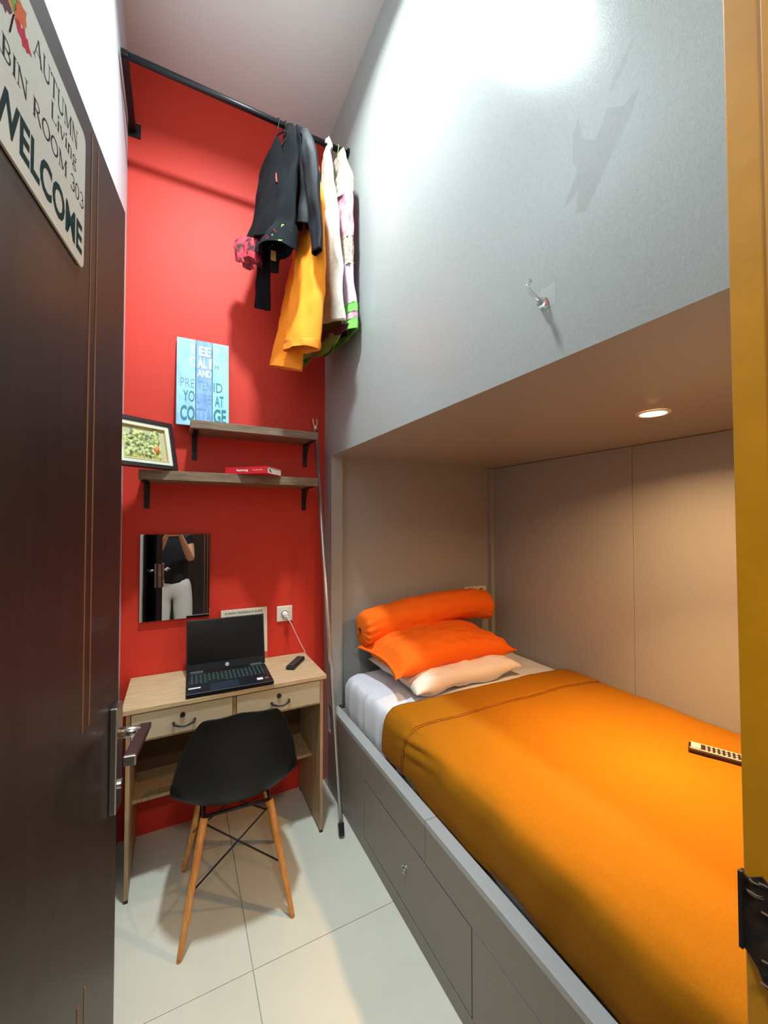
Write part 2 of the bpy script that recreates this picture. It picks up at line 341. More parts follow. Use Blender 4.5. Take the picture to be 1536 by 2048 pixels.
for z in (0.25, 1.05, 1.85): MB().cyl(dp(DW+0.004, z-0.05, 0.004), dp(DW+0.004, z+0.05, 0.004), 0.006).build('hinge', M_chrome, leaf)

# welcome sign on the door
M_sign = mat('sign_face_vinyl', (206, 212, 204), 0.35)
M_ink = mat('black_ink', (26, 26, 38), 0.95, spec=0.1); M_green = mat('dark_green_ink', (4, 40, 38), 0.95, spec=0.1)
SX = De; O3 = 0.00335
sgn = thing('welcome_sign', dp(0.355, 1.855, 0.002), 'white rounded welcome sign with leaf emblem fixed to the dark door', 'sign')
def rrect(s0, s1, z0, z1, r, o, n=5):
    pts = []
    for cs, cz, a0 in ((s1-r, z1-r, 0), (s0+r, z1-r, 90), (s0+r, z0+r, 180), (s1-r, z0+r, 270)):
        for i in range(n+1):
            a = math.radians(a0+90*i/n); pts.append(dp(cs+r*math.cos(a), cz+r*math.sin(a), o))
    return pts
MB().prism(rrect(0.221, 0.492, 1.855, 2.047, 0.012, 0.0008), Dn*0.0025).build('sign_board', M_sign, sgn)
def dtxt(f, t, s_left, s_right, z, h, m, **k):
    f(t, dp(s_left, z, O3), SX, Dz, s_left-s_right, h, depth=0.0001, **k).build('lettering', m, sgn, normals=False)
dtxt(serif_mb, 'AUTUMN', 0.372, 0.250, 2.003, 0.024, M_ink)
dtxt(serif_mb, 'Living', 0.330, 0.252, 1.975, 0.020, M_ink)
dtxt(serif_mb, 'CABIN ROOM 303', 0.474, 0.222+0.003, 1.938, 0.020, M_ink)
dtxt(text_mb, 'WELCOME', 0.446, 0.229, 1.871, 0.042, M_green, bold=0.028)
# maple leaf emblem: five lobes of different colours round one point
LC = (0.412, 1.996)
def lobe(ang, ln, wd, col, name):
    pts = [(0.06, 0), (0.25, -0.55), (0.42, -0.45), (0.5, -0.9), (0.66, -0.55), (0.72, -0.72), (0.82, -0.28), (1.0, 0), (0.82, 0.28), (0.72, 0.72), (0.66, 0.5), (0.5, 0.9), (0.42, 0.45), (0.25, 0.5)]
    a = math.radians(ang); out = []
    for p in pts:
        lx, ly = p[0]*ln, p[1]*wd
        x = lx*math.cos(a)-ly*math.sin(a); z = lx*math.sin(a)+ly*math.cos(a)
        out.append(dp(LC[0]-x, LC[1]+z, 0.0034))
    MB().prism(out, Dn*0.0001).build('leaf_lobe', mat('leaf_'+name, col, 0.9, spec=0.1), sgn)
lobe(-3, 0.037, 0.0115, (186, 14, 46), 'crimson'); lobe(52, 0.039, 0.0140, (208, 96, 30), 'orange'); lobe(98, 0.040, 0.012, (122, 160, 74), 'green')
lobe(146, 0.038, 0.011, (214, 150, 40), 'amber'); lobe(200, 0.034, 0.010, (92, 40, 62), 'plum')
MB().tube([dp(LC[0], LC[1], 0.0036), dp(LC[0]+0.006, LC[1]-0.024, 0.0036)], 0.0008, 5).build('leaf_stem', mat('leaf_plum', (92, 40, 62)), sgn)

# ------------------------------------------------------------------ ceiling lamp, bunk downlight
cl = thing('ceiling_lamp', (0.235, 1.26, ZC), 'round white ceiling lamp above the middle of the room', 'lamp')
mb = MB(); mb.grid(lambda u, v: Vector((0.235+[0.08, 0.108, 0.11, 0.10][min(3, int(v*3+0.5))]*math.cos(2*PI*u), 1.26+[0.08, 0.108, 0.11, 0.10][min(3, int(v*3+0.5))]*math.sin(2*PI*u), [3.726, 3.724, 3.735, 3.75][min(3, int(v*3+0.5))])), 40, 4, True)
mb.build('lamp_rim', M_plastic, cl, smooth=True)
MB().cyl((0.235, 1.26, 3.728), (0.235, 1.26, 3.748), 0.08, 32).build('diffuser', mat('cool_diffuser', (235, 245, 255), 0.5, emit=(220, 238, 255), estr=6), cl)
dl = thing('downlight', (1.447, 0.80, 1.87), 'warm round recessed downlight glowing in the bunk ceiling', 'lamp')
mb = MB(); mb.grid(lambda u, v: Vector((1.447+[0.040, 0.050, 0.052][int(v*2+0.5)]*math.cos(2*PI*u), 0.80+[0.040, 0.050, 0.052][int(v*2+0.5)]*math.sin(2*PI*u), [1.866, 1.8655, 1.8699][int(v*2+0.5)])), 36, 3, True)
mb.build('lamp_rim', M_plastic, dl, smooth=True)
MB().grid(lambda u, v: Vector((1.447+0.040*v*math.cos(2*PI*u), 0.80+0.040*v*math.sin(2*PI*u), 1.8664-0.004*(1-v*v))), 32, 6, True).build('diffuser', mat('warm_diffuser', (255, 230, 190), 0.5, emit=(255, 205, 135), estr=14), dl, smooth=True)

# ------------------------------------------------------------------ bed platform
bp_ = thing('bed_platform', (1.38, 1.2, 0), 'grey built-in storage bed platform with flush hatches along the floor', 'bed')
box1('deck', (0.80, YF, 0.40), (1.985, 2.155, 0.443), M_lamg, bp_)
for a, b in ((YF, 1.1965), (1.1985, 2.155)):
    box1('ledge_board', (XR, a, 0.443), (0.8205, b, 0.465), M_ledge, bp_, bevel=0.0012)
    box1('front_rail', (XR, a, 0.319), (0.793, b, 0.4425), M_lamg, bp_, bevel=0.0008, seg=1)
box1('front_panel', (XR, 1.712, 0.0), (0.793, 2.20, 0.3185), M_lamg, bp_, bevel=0.0008, seg=1)
box1('plinth', (XR, YF, 0.0), (0.793, 1.711, 0.056), M_lamg, bp_, bevel=0.0008, seg=1)
box1('carcass', (0.795, YF, 0.0), (0.80, 2.15, 0.44), M_dark, bp_)
box1('front_panel', (XR, YF, 0.0575), (0.793, 0.949, 0.3178), M_lamg, bp_, bevel=0.0004, seg=1)
ht = box1('hatch', (XR+0.0005, 0.9535, 0.0605), (0.793, 1.7075, 0.3145), M_lamg, bp_, bevel=0.001)
MB().cyl((XR+0.001, 1.338, 0.197), (XR-0.004, 1.338, 0.197), 0.013, 20).build('finger_ring', M_chrome, ht, smooth=False)
MB().cyl((XR-0.0038, 1.338, 0.197), (XR-0.0045, 1.338, 0.197), 0.0075, 16).build('ring_hole', M_dark, ht)
MB().tube([(XR-0.005, 1.338+0.009*math.cos(a), 0.188+0.010*math.sin(a)) for a in [PI*2*i/14 for i in range(15)]], 0.0018, 6).build('pull_ring', M_chrome, ht, smooth=True)

# mattress in its white fitted sheet
def nz(p, s, a): return noise.noise(Vector(p)*s)*a
def mattress_pt(u, v):
    # u: along y, v: across from front bottom over the top to the wall
    y = 0.212 + 1.925*u
    prof = [(0.842, 0.446), (0.836, 0.50), (0.834, 0.57), (0.842, 0.622), (0.872, 0.648), (0.95, 0.655), (1.4, 0.657), (1.85, 0.655), (1.955, 0.64), (1.975, 0.58), (1.975, 0.446)]
    P = catmull([Vector((a, 0, b)) for a, b in prof], v)
    e = max(0, (u-0.955)/0.045); P.z -= (P.z-0.446)*0.22*e*e
    if u > 0.97: P.x += (0.02 if v < 0.5 else 0)*(u-0.97)/0.03
    side = 1 if v < 0.38 else max(0, 1-(v-0.38)*8)
    wr_ = (math.sin(y*95+v*7)*0.005+math.sin(y*61+1)*0.0045)*side*(1 if y > 1.3 else 0.2)
    P.x += wr_*0.8 + 0; P.z += (nz((P.x, y, 0), 9, 0.010)+nz((P.x, y*0.5, 3), 30, 0.006)) * (1 if 0.9 < P.x < 1.93 else 0.3)
    return Vector((P.x, y, P.z))
mb = MB(); mb.grid(mattress_pt, 90, 60)
k = 90
mb.f.append([j*k for j in range(60)]); mb.mi.append(0); mb.f.append([j*k+k-1 for j in range(59, -1, -1)]); mb.mi.append(0)
tag(mb.build('mattress', M_sheet, smooth=True), 'thick single mattress in a white fitted sheet on the grey platform', 'mattress')

# orange bed cover
def edge_y(v): return 1.622-0.035*min(1, v*4) + 0.012*math.sin(v*5)
BP = [Vector(p) for p in ((0.8300,0,0.467),(0.8235,0,0.51),(0.8225,0,0.575),(0.829,0,0.625),(0.862,0,0.660),(0.95,0,0.668),(1.15,0,0.671),(1.4,0,0.672),(1.65,0,0.671),(1.87,0,0.668),(1.95,0,0.660),(1.981,0,0.655))]
def cover_pt(u, v, off=0.0):
    P = catmull(BP, v); ye = edge_y(v); y = 0.206 + (ye-0.206)*u
    side = max(0, min(1, (0.36-v)*8))
    P.x += (math.sin(y*21+0.6)*0.0035+math.sin(y*47+v*9)*0.0015-0.001)*side*min(1, v*9+0.25)
    if v < 0.05: P.z += 0.010*math.sin(y*9.5)+0.006*math.sin(y*23+1)
    P.z += (nz((P.x, y*1.0, 0), 5, 0.006)+nz((P.x*2, y, 2), 12, 0.003))*(1 if v > 0.36 else 0.2)
    # pull folds near the front corner of the hem
    d = math.exp(-((y-1.35)/0.10)**2)*math.exp(-((v-0.30)/0.12)**2)
    P.x -= 0.006*d*math.sin(v*70+y*18)
    if y > 1.405+0.03*max(0, 0.4-v)*2.5: P.z += 0.0025 if v > 0.36 else 0; P.x -= 0.0025*side
    n_ = Vector((-1, 0, 0)) if v < 0.3 else Vector((0, 0, 1))
    return Vector((P.x, y, P.z)) + n_*off
mb = MB(); mb.grid(lambda u, v: cover_pt(u, v), 130, 80)
bc = mb.build('bed_cover', M_blanket, smooth=True, solid=0.004, offset=1)
tag(bc, 'plain orange cotton bed cover with a stitched hem over the mattress', 'bed cover')
def on_cover(y, v):
    u = (y-0.206)/(edge_y(v)-0.206); return cover_pt(u, v, 0.0055)
M_seam = mat('dark_orange_thread', (120, 58, 4), 0.9)
for d in (0.0, 0.012):
    MB().tube([on_cover(1.405-d+0.035*max(0, 1-v/0.33)-0.02*max(0, v-0.5)*2, v) for v in [0.03+i*0.96/90 for i in range(91)]], 0.0013, 5).build('hem_seam', M_seam, bc, smooth=True)

# pillows
def pillow(name, c, L, W, T, rot, m, label, seed, pinch=0.10, tilt=(0, 0), flange=0.0, bend=0.0, group=None):
    R = Matrix.Rotation(rot, 4, 'Z') @ Matrix.Rotation(tilt[0], 4, 'X') @ Matrix.Rotation(tilt[1], 4, 'Y'); C_ = Vector(c); N = 44
    def pt(u, v, sgn):
        a = 2*u-1; b = 2*v-1
        sx = L/2*a*(1-pinch*(1-b*b)*abs(a)**3); sy = W/2*b*(1-pinch*(1-a*a)*abs(b)**3)
        h = T/2*max(0, 1-a**4)**0.55*max(0, 1-b**4)**0.55
        if flange and (abs(a) > 1-flange): h *= 0.12
        wv = nz((sx*1.0+seed, sy, sgn*0.3), 7, 0.018)+nz((sx, sy+seed, 0), 22, 0.009)
        rad = math.sin((a*3+b*5)*4+seed)*0.002*abs(a)*abs(b)*3
        z = sgn*(h+(wv+rad)*min(1, h/T*4)) + nz((sx, sy, seed), 4, 0.012) - bend*(a*a) - 0.35*bend*b*b
        return R @ Vector((sx, sy, z)) + C_
    mb = MB(); mb.grid(lambda u, v: pt(u, v, 1), N, N); mb.grid(lambda u, v: pt(1-u, v, -1), N, N)
    o = mb.build(name, m, smooth=True)
    bm = bmesh.new(); bm.from_mesh(o.data); bmesh.ops.remove_doubles(bm, verts=bm.verts, dist=0.0008); bmesh.ops.recalc_face_normals(bm, faces=bm.faces); bm.to_mesh(o.data); bm.free()
    for p in o.data.polygons: p.use_smooth = True
    return tag(o, label, 'pillow', group or 'pillows at the head of the bed')
pillow('pillow', (1.32, 1.845, 0.718), 0.70, 0.50, 0.122, 0.04, M_pwhite, 'cream white pillow, lowest of the stack at the head of the bed', 2.3, tilt=(0.03, 0))
pillow('pillow', (1.31, 1.875, 0.832), 0.84, 0.42, 0.14, 0.06, M_pillow, 'bright orange pillow lying on the cream white pillow', 5.1, tilt=(0.10, 0.0), flange=0.10, bend=0.035)
# bolster
axis = [Vector(p) for p in ((0.905, 2.045, 0.900), (0.95, 2.05, 0.908), (1.05, 2.06, 0.925), (1.25, 2.07, 0.950), (1.5, 2.08, 0.970), (1.68, 2.085, 0.970), (1.80, 2.085, 0.955), (1.85, 2.085, 0.935))]
rad_ = [0.016, 0.070, 0.088, 0.093, 0.092, 0.088, 0.070, 0.010]
def bol(u, v):
    P = catmull(axis, v); e0 = min(1, v/0.11); e1 = min(1, (1-v)/0.16)
    r = 0.014 + 0.079*math.sqrt(max(0, 1-(1-e0)**2))*math.sqrt(max(0, 1-(1-e1)**2)); a = 2*PI*u
    gath = max(0, 1-v/0.22)+max(0, (v-0.82)/0.18)
    r *= 1+0.10*gath*math.sin(a*15)*min(1, (r/0.03)) + 0.02*math.sin(a*3+v*9)
    d = Vector((0, math.cos(a), math.sin(a)))
    q = P + d*r; q += d*(nz((q.x, q.y, q.z), 14, 0.007)+nz((q.x*0.6, q.y, q.z), 30, 0.005)); return q
mb = MB(); mb.grid(bol, 72, 70, True)
b_ = mb.build('bolster', M_bolster, smooth=True); tag(b_, 'long orange bolster with gathered ends, topmost of the stacked pillows', 'pillow', 'pillows at the head of the bed')
MB().tube([(0.903, 2.045+0.014*math.cos(a), 0.900+0.014*math.sin(a)) for a in [2*PI*i/12 for i in range(13)]], 0.003, 6).build('gathered_tie', M_seam, b_, smooth=True)

# remote control on the bed cover
def remote(name, loc, rot, L, W, T, top, side, btn, label, rows, cols, screen=None):
    e = thing(name, loc, label, 'remote control', rot)
    MB().box((-W/2, 0, 0), (W/2, L, T*0.75)).build('case', side, e, local=True, bevel=0.004, seg=3)
    MB().box((-W/2+0.002, 0.002, T*0.7), (W/2-0.002, L-0.002, T)).build('face', top, e, local=True, bevel=0.003, seg=2)
    if screen:
        for x in (-W/2+0.0006, W/2-0.0036): MB().box((x, 0.004, T-0.004), (x+0.003, L-0.004, T+0.0002)).build('edge_strip', screen, e, local=True, bevel=0.001, seg=1)
        MB().box((-W/2+0.007, L-0.036, T-0.0003), (W/2-0.007, L-0.008, T+0.0008)).build('screen', screen, e, local=True, bevel=0.002)
    y1 = L-0.044 if screen else L-0.012
    for r_ in range(rows):
        for c_ in range(cols):
            x = (c_-(cols-1)/2)*(W-0.014)/max(1, cols-1)*0.85; y = 0.012+(y1-0.02)*r_/(rows-1)
            MB().box((x-0.004, y-0.0032, T-0.0004), (x+0.004, y+0.0032, T+0.0014)).build('button', btn, e, local=True, bevel=0.001, seg=1)
    return e
M_rdark = mat('dark_remote_plastic', (48, 24, 22), 0.4); M_rwhite = mat('white_remote_plastic', (214, 196, 186), 0.35)
remote('remote_control', (1.735, 0.645, 0.6775), math.radians(25), 0.185, 0.050, 0.018, M_rdark, M_rdark, M_rwhite, 'dark remote control with white buttons and white screen lying on the orange bed cover', 10, 3, M_rwhite)

# socket panel in the bunk end wall
sk = thing('wall_socket', (1.83, 2.199, 1.0), 'pale double socket plate on the bunk end wall behind the bolster', 'socket')
box1('plate', (1.740, 2.188, 0.965), (1.925, 2.1995, 1.052), M_plastic, sk, bevel=0.003)
for x in (1.785, 1.878): MB().box((x-0.036, 2.186, 0.975), (x+0.036, 2.1885, 1.044)).build('socket_module', M_plastic, sk, bevel=0.002)
box1('slot', (1.865, 2.1845, 1.030), (1.895, 2.187, 1.036), M_black, sk)

# clear adhesive hook on the upper panel
M_clear = mat('clear_plastic', (240, 246, 246), 0.05, transmission=0.92, spec=0.6)
hk = thing('adhesive_hook', (XR, 0.665, 2.0), 'clear plastic adhesive hook stuck on the grey upper panel', 'hook')
MB().prism([(XR-0.0012, 0.66+0.030*math.cos(a), 2.03+0.034*math.sin(a)) for a in [PI/4+PI/2*i for i in range(4)]], (0.001, 0, 0)).build('adhesive_pad', mat('clear_film', (236, 240, 240), 0.15, alpha=0.10), hk)
MB().cyl((XR-0.002, 0.672, 2.020), (XR-0.014, 0.672, 2.020), 0.013, 20, 0.010).build('boss', M_clear, hk, smooth=True)
MB().tube([(XR-0.012, 0.672, 2.022), (XR-0.030, 0.676, 2.034), (XR-0.042, 0.680, 2.048), (XR-0.044, 0.682, 2.062), (XR-0.036, 0.683, 2.070)], [0.0045, 0.0042, 0.004, 0.005, 0.0055], 10).build('hook_arm', M_clear, hk, smooth=True)

# ------------------------------------------------------------------ desk
dk = thing('desk', (0.235, 2.08, 0), 'light oak two-drawer desk standing against the red wall', 'desk')
DY0, DY1 = 1.887, 2.270
box1('desk_top', (-0.186, DY0, 0.735), (0.656, DY1, 0.754), M_desk, dk, bevel=0.0015)
for x0, x1 in ((-0.170, -0.155), (0.628, 0.643)):
    sd = box1('side_panel', (x0, DY0+0.012, 0.012), (x1, DY1-0.005, 0.735), M_desks, dk, bevel=0.0008)
    for y in (DY0+0.02, DY1-0.02): box1('foot', (x0, y-0.008, 0.0), (x1, y+0.008, 0.012), M_black, sd)
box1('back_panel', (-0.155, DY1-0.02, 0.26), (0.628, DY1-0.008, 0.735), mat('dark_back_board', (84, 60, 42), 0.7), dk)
box1('drawer_divider', (0.228, DY0+0.014, 0.632), (0.243, DY1-0.02, 0.735), M_desks, dk)
box1('drawer_rail', (-0.155, DY0+0.014, 0.615), (0.628, DY1-0.02, 0.622), M_desks, dk)
box1('lower_shelf', (-0.155, 2.03, 0.300), (0.628, DY1-0.02, 0.315), M_desks, dk, bevel=0.0008)
for x0, x1 in ((-0.152, 0.226), (0.245, 0.625)):
    cx = (x0+x1)/2
    dr = box1('drawer', (x0, DY0+0.008, 0.624), (x1, DY0+0.30, 0.729), M_deskf, dk, bevel=0.001)
    MB().tube([(cx-0.040, DY0+0.006, 0.668), (cx-0.036, DY0-0.010, 0.667), (cx-0.018, DY0-0.013, 0.658), (cx, DY0-0.014, 0.6555), (cx+0.018, DY0-0.013, 0.658), (cx+0.036, DY0-0.010, 0.667), (cx+0.040, DY0+0.006, 0.668)], [0.006, 0.006, 0.0035, 0.003, 0.0035, 0.006, 0.006], 8).build('pull_handle', M_black, dr, smooth=True)
    MB().cyl((cx-0.006, DY0+0.008, 0.696), (cx-0.006, DY0+0.001, 0.696), 0.010, 18).build('drawer_lock', mat('dark_lock', (66, 58, 48), 0.35, metal=0.7), dr)

# ------------------------------------------------------------------ chair
ch = thing('chair', (0.225, 1.755, 0), 'black moulded shell chair on splayed beech legs pulled up to the desk', 'chair', math.radians(-3))
prof = [(0.215, 0.428, 0.185, 0.0), (0.195, 0.443, 0.205, 0.004), (0.12, 0.437, 0.222, 0.018), (0.0, 0.425, 0.232, 0.035), (-0.09, 0.428, 0.234, 0.055), (-0.145, 0.462, 0.232, 0.080), (-0.175, 0.53, 0.224, 0.075), (-0.195, 0.62, 0.206, 0.055), (-0.212, 0.70, 0.180, 0.035), (-0.222, 0.755, 0.158, 0.022), (-0.226, 0.790, 0.138, 0.016), (-0.2275, 0.808, 0.112, 0.012), (-0.228, 0.816, 0.070, 0.01)]
PR = [Vector((a, b, c)) for a, b, c, d in prof]; PD = [Vector((d, 0, 0)) for a, b, c, d in prof]
def shell(u, v):
    P = catmull(PR, v); d = catmull(PD, v).x; s = 2*u-1
    P2 = catmull(PR, min(1, v+0.01)); P1 = catmull(PR, max(0, v-0.01)); t = (P2-P1); nrm = Vector((t.y, -t.x)).normalized()   # towards sitter
    lift = d*abs(s)**2.6*1.25
    x = s*P.z
    k = 1 - 0.10*max(0, (v-0.88)/0.12)**2*abs(s)**3
    return Vector((x, P.x+nrm.x*lift, (P.y+nrm.y*lift)*k + (0.0)*(1-k)))
shl = MB().grid(shell, 33, 49).build('seat_shell', M_shell, ch, smooth=True, solid=0.006, local=True, offset=0, sub=1)
rim = [shell(i/24, 1) for i in range(25)]+[shell(1, 1-i/40) for i in range(1, 41)]+[shell(1-i/24, 0) for i in range(1, 25)]+[shell(0, i/40) for i in range(1, 41)]
MB().tube(rim, 0.0052, 6).build('rolled_rim', M_shell, shl, smooth=True, local=False) if False else None
tops = {}
for sx, sy, nm in ((-1, -1, 0), (1, -1, 1), (-1, 1, 2), (1, 1, 3)):
    T = Vector((sx*0.118, sy*0.100-0.01, 0.405)); B = Vector((sx*0.192, sy*0.195, 0.004)); tops[nm] = (T, B)
    MB().tube([B, B+(T-B)*0.03, B+(T-B)*0.5, T], [0.0082, 0.0095, 0.013, 0.0145], 14).build('leg', M_leg, ch, smooth=True, local=True)
    MB().cyl(B-Vector((0, 0, 0.004)), B+Vector((0, 0, 0.003)), 0.0085, 12).build('foot_cap', M_leg, ch, local=True)
def ipt(k, f): T, B = tops[k]; return T+(B-T)*f
for a, b in ((0, 1), (1, 3), (3, 2), (2, 0)):
    for p, q in ((a, b), (b, a)):
        MB().tube([ipt(p, 0.04), ipt(q, 0.55)], 0.0032, 7).build('cross_rod', M_blackm, ch, smooth=True, local=True)
for sy in (-1, 1): MB().tube([Vector((-0.118, sy*0.1-0.01, 0.408)), Vector((0.118, sy*0.1-0.01, 0.408))], 0.006, 8).build('seat_bracket', M_blackm, ch, smooth=True, local=True)
for sx in (-1, 1): MB().tube([Vector((sx*0.118, -0.11, 0.408)), Vector((sx*0.118, 0.09, 0.408))], 0.006, 8).build('seat_bracket', M_blackm, ch, smooth=True, local=True)

# ------------------------------------------------------------------ laptop
M_lap = mat('dark_laptop_plastic', (16, 22, 30), 0.42, spec=0.3, bump=0.05, bscale=600)
M_scr = mat('dark_laptop_screen', (6, 8, 10), 0.25, spec=0.3)
M_key = mat('black_keycap', (18, 24, 26), 0.5); M_keyg = mat('green_key_legend', (74, 112, 104), 0.5)
M_hinge = mat('grey_hinge', (84, 88, 98), 0.4)
M_lab = mat('white_sticker', (226, 230, 232), 0.4)
lt = thing('laptop', (0.222, 1.884, 0.754), 'open black laptop with dark screen on the desk', 'laptop', math.radians(-1.5))
LW, LD = 0.362, 0.250
MB().box((-LW/2, 0, 0.004), (LW/2, LD, 0.021)).build('base', M_lap, lt, local=True, bevel=0.004, seg=3)
kb = MB().box((-LW/2+0.012, 0.098, 0.0209), (LW/2-0.008, 0.222, 0.0214)).build('keyboard_deck', M_key, lt, local=True)
leg = MB()
for r_ in range(6):
    n = 18
    for c_ in range(n):
        x = -LW/2+0.018+c_*(LW-0.034)/n; y = 0.102+r_*0.0198
        w_ = (LW-0.034)/n-0.0025
        if r_ == 0 and c_ in (4, 5, 6, 7): continue
        kk = MB().box((x, y, 0.0213), (x+w_, y+0.0165, 0.0232)).build('key', M_key, kb)  if False else None
        leg.cur = 0; leg.box((x, y, 0.0213), (x+w_, y+0.0165, 0.0232))
        leg.cur = 1; leg.add([(x+w_*0.2, y+0.004, 0.02335), (x+w_*0.62, y+0.004, 0.02335), (x+w_*0.62, y+0.0125, 0.02335), (x+w_*0.2, y+0.0125, 0.02335)], [(0, 1, 2, 3)])
leg.cur = 0; leg.box((-LW/2+0.018+4*(LW-0.034)/18, 0.102, 0.0213), (-LW/2+0.018+8*(LW-0.034)/18-0.0025, 0.1185, 0.0232))
ko = leg.build('key_rows', [M_key, M_keyg], lt, local=True, normals=False); ko['kind'] = 'stuff'
MB().box((-0.085, 0.012, 0.0207), (0.035, 0.088, 0.0215)).build('touchpad', mat('touchpad', (34, 44, 58), 0.3), lt, local=True, bevel=0.001)
MB().box((-LW/2+0.010, 0.052, 0.0208), (-LW/2+0.058, 0.066, 0.0214)).build('sticker', M_lab, lt, local=True)
MB().box((LW/2-0.068, 0.036, 0.0208), (LW/2-0.042, 0.062, 0.0214)).build('sticker', M_lab, lt, local=True)
MB().box((LW/2-0.034, 0.040, 0.0208), (LW/2-0.016, 0.056, 0.0214)).build('sticker', mat('grey_sticker', (120, 90, 84), 0.4), lt, local=True)
ta = math.radians(14)
SXv = Vector((1, 0, 0)); SZv = Vector((0, math.sin(ta), math.cos(ta))); SYv = Vector((0, math.cos(ta), -math.sin(ta)))
S0 = Vector((0, LD-0.006, 0.024))
lid = MB().obox(S0+SZv*0.122+SYv*0.004, SXv*(LW/2), SYv*0.004, SZv*0.122).build('lid', M_lap, lt, local=True, bevel=0.004, seg=3)
MB().obox(S0+SZv*0.138-SYv*0.0004, SXv*(LW/2-0.007), SYv*0.0006, SZv*0.100).build('screen', M_scr, lt, local=True)
for sx in (-1, 1): MB().box((sx*0.135-0.028, LD-0.016, 0.019), (sx*0.135+0.028, LD-0.002, 0.030)).build('hinge', M_hinge, lt, local=True, bevel=0.002)
lg = S0+SZv*0.020-SYv*0.0008; cpts = [lg+SXv*0.0085*math.cos(a)+SZv*0.0085*math.sin(a) for a in [2*PI*i/24 for i in range(24)]]
MB().prism(cpts, -SYv*0.0006).build('round_logo', mat('logo_white', (208, 212, 216), 0.3), lt, local=True)
mb = MB()
for dx in (-0.0028, 0.0024):
    c = lg-SYv*0.0008+SXv*dx; sl = (SZv+SXv*0.35).normalized()
    mb.obox(c, SXv*0.0005, SYv*0.0002, sl*(0.0055)); mb.obox(c+SXv*0.0018-sl*0.0005, SXv*0.0005, SYv*0.0002, sl*0.0028)
mb.build('logo_letters', M_lap, lt, local=True)

remote('remote_control', (0.512, 2.028, 0.7542), math.radians(-36), 0.158, 0.044, 0.020, M_black, M_black, mat('grey_button', (84, 84, 88), 0.5), 'black remote control lying on the desk right of the laptop', 9, 3)

# guide book leaning on the wall behind the laptop
gb = thing('guide_book', (0.325, 2.245, 0.7545), 'cream covered reference guide book propped behind the laptop', 'book')
ga = math.radians(4); GZ = Vector((0, math.sin(ga), math.cos(ga))); GY = Vector((0, math.cos(ga), -math.sin(ga))); GX = Vector((1, 0, 0))
G0 = Vector((0.326, 2.236, 0.7545))
MB().obox(G0+GZ*0.1405+GY*0.005, GX*0.115, GY*0.005, GZ*0.1405).build('pages', M_plastic, gb)
MB().obox(G0+GZ*0.141-GY*0.0008, GX*0.1165, GY*0.0008, GZ*0.141).build('cover', mat('cream_cover', (222, 216, 196), 0.4), gb, bevel=0.0005)
text_mb('A FAMILY REFERENCE GUIDE', G0+GX*-0.098+GZ*0.258-GY*0.002, GX, GZ, 0.190, 0.011).build('lettering', M_ink, gb, normals=False)
text_mb('HEALTH', G0+GX*-0.098+GZ*0.205-GY*0.002, GX, GZ, 0.190, 0.042, bold=0.04).build('lettering', mat('dark_teal_ink', (26, 40, 44)), gb, normals=False) if False else None
mb = MB()
for i in range(8): mb.box((0.232+i*0.0245, 2.2350, 0.975), (0.232+i*0.0245+0.017, 2.2372, 1.004))
mb.build('title_letters', M_ink, gb)
box1('cover_figure', (0.428, 2.2335, 0.765), (0.4415, 2.2355, 0.80), mat('pink_print', (190, 90, 92), 0.5), gb)

# socket, plug and cord on the red wall
ws = thing('wall_socket', (0.5415, YB, 0.942), 'square ivory wall socket on the red wall above the desk', 'socket')
box1('plate', (0.4985, YB-0.010, 0.942), (0.585, YB, 1.027), M_plastic, ws, bevel=0.004, seg=3)
MB().tube([(0.5415+0.021*math.cos(a), YB-0.011, 0.985+0.021*math.sin(a)) for a in [2*PI*i/24 for i in range(25)]], 0.0022, 6).build('socket_ring', M_plastic, ws, smooth=True)
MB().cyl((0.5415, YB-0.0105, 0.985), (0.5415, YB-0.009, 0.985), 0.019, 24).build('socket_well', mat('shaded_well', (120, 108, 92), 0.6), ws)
pg = thing('charger_cable', (0.5415, 2.25, 0.985), 'white round plug with a thin cable running down behind the desk', 'cable')
MB().cyl((0.5415, YB-0.010, 0.985), (0.5415, YB-0.045, 0.980), 0.0165, 20, 0.013).build('plug', mat('white_plug', (236, 236, 232), 0.35), pg, smooth=False, bevel=0.003)
MB().tube([(0.5415, YB-0.042, 0.980), (0.548, YB-0.060, 0.968), (0.566, YB-0.064, 0.935), (0.590, YB-0.055, 0.885), (0.622, YB-0.04, 0.82), (0.648, YB-0.03, 0.772), (0.664, YB-0.012, 0.74), (0.668, YB-0.008, 0.60), (0.666, YB-0.008, 0.30), (0.664, YB-0.010, 0.02)], 0.0022, 8).build('cord', mat('white_plug', (236, 236, 232)), pg, smooth=True)

# ------------------------------------------------------------------ mirror
mr = thing('wall_mirror', (0, YB, 1.015), 'small frameless rectangular mirror hanging on the red wall', 'mirror')
box1('backing', (-0.148, YB-0.012, 1.020), (0.148, YB, 1.430), M_black, mr)
MB().box((-0.1545, YB-0.017, 1.014), (0.1545, YB-0.012, 1.4355)).build('mirror_glass', mat('silvered_glass', (238, 240, 240), 0.0, metal=1.0), mr, bevel=0.001, seg=1)

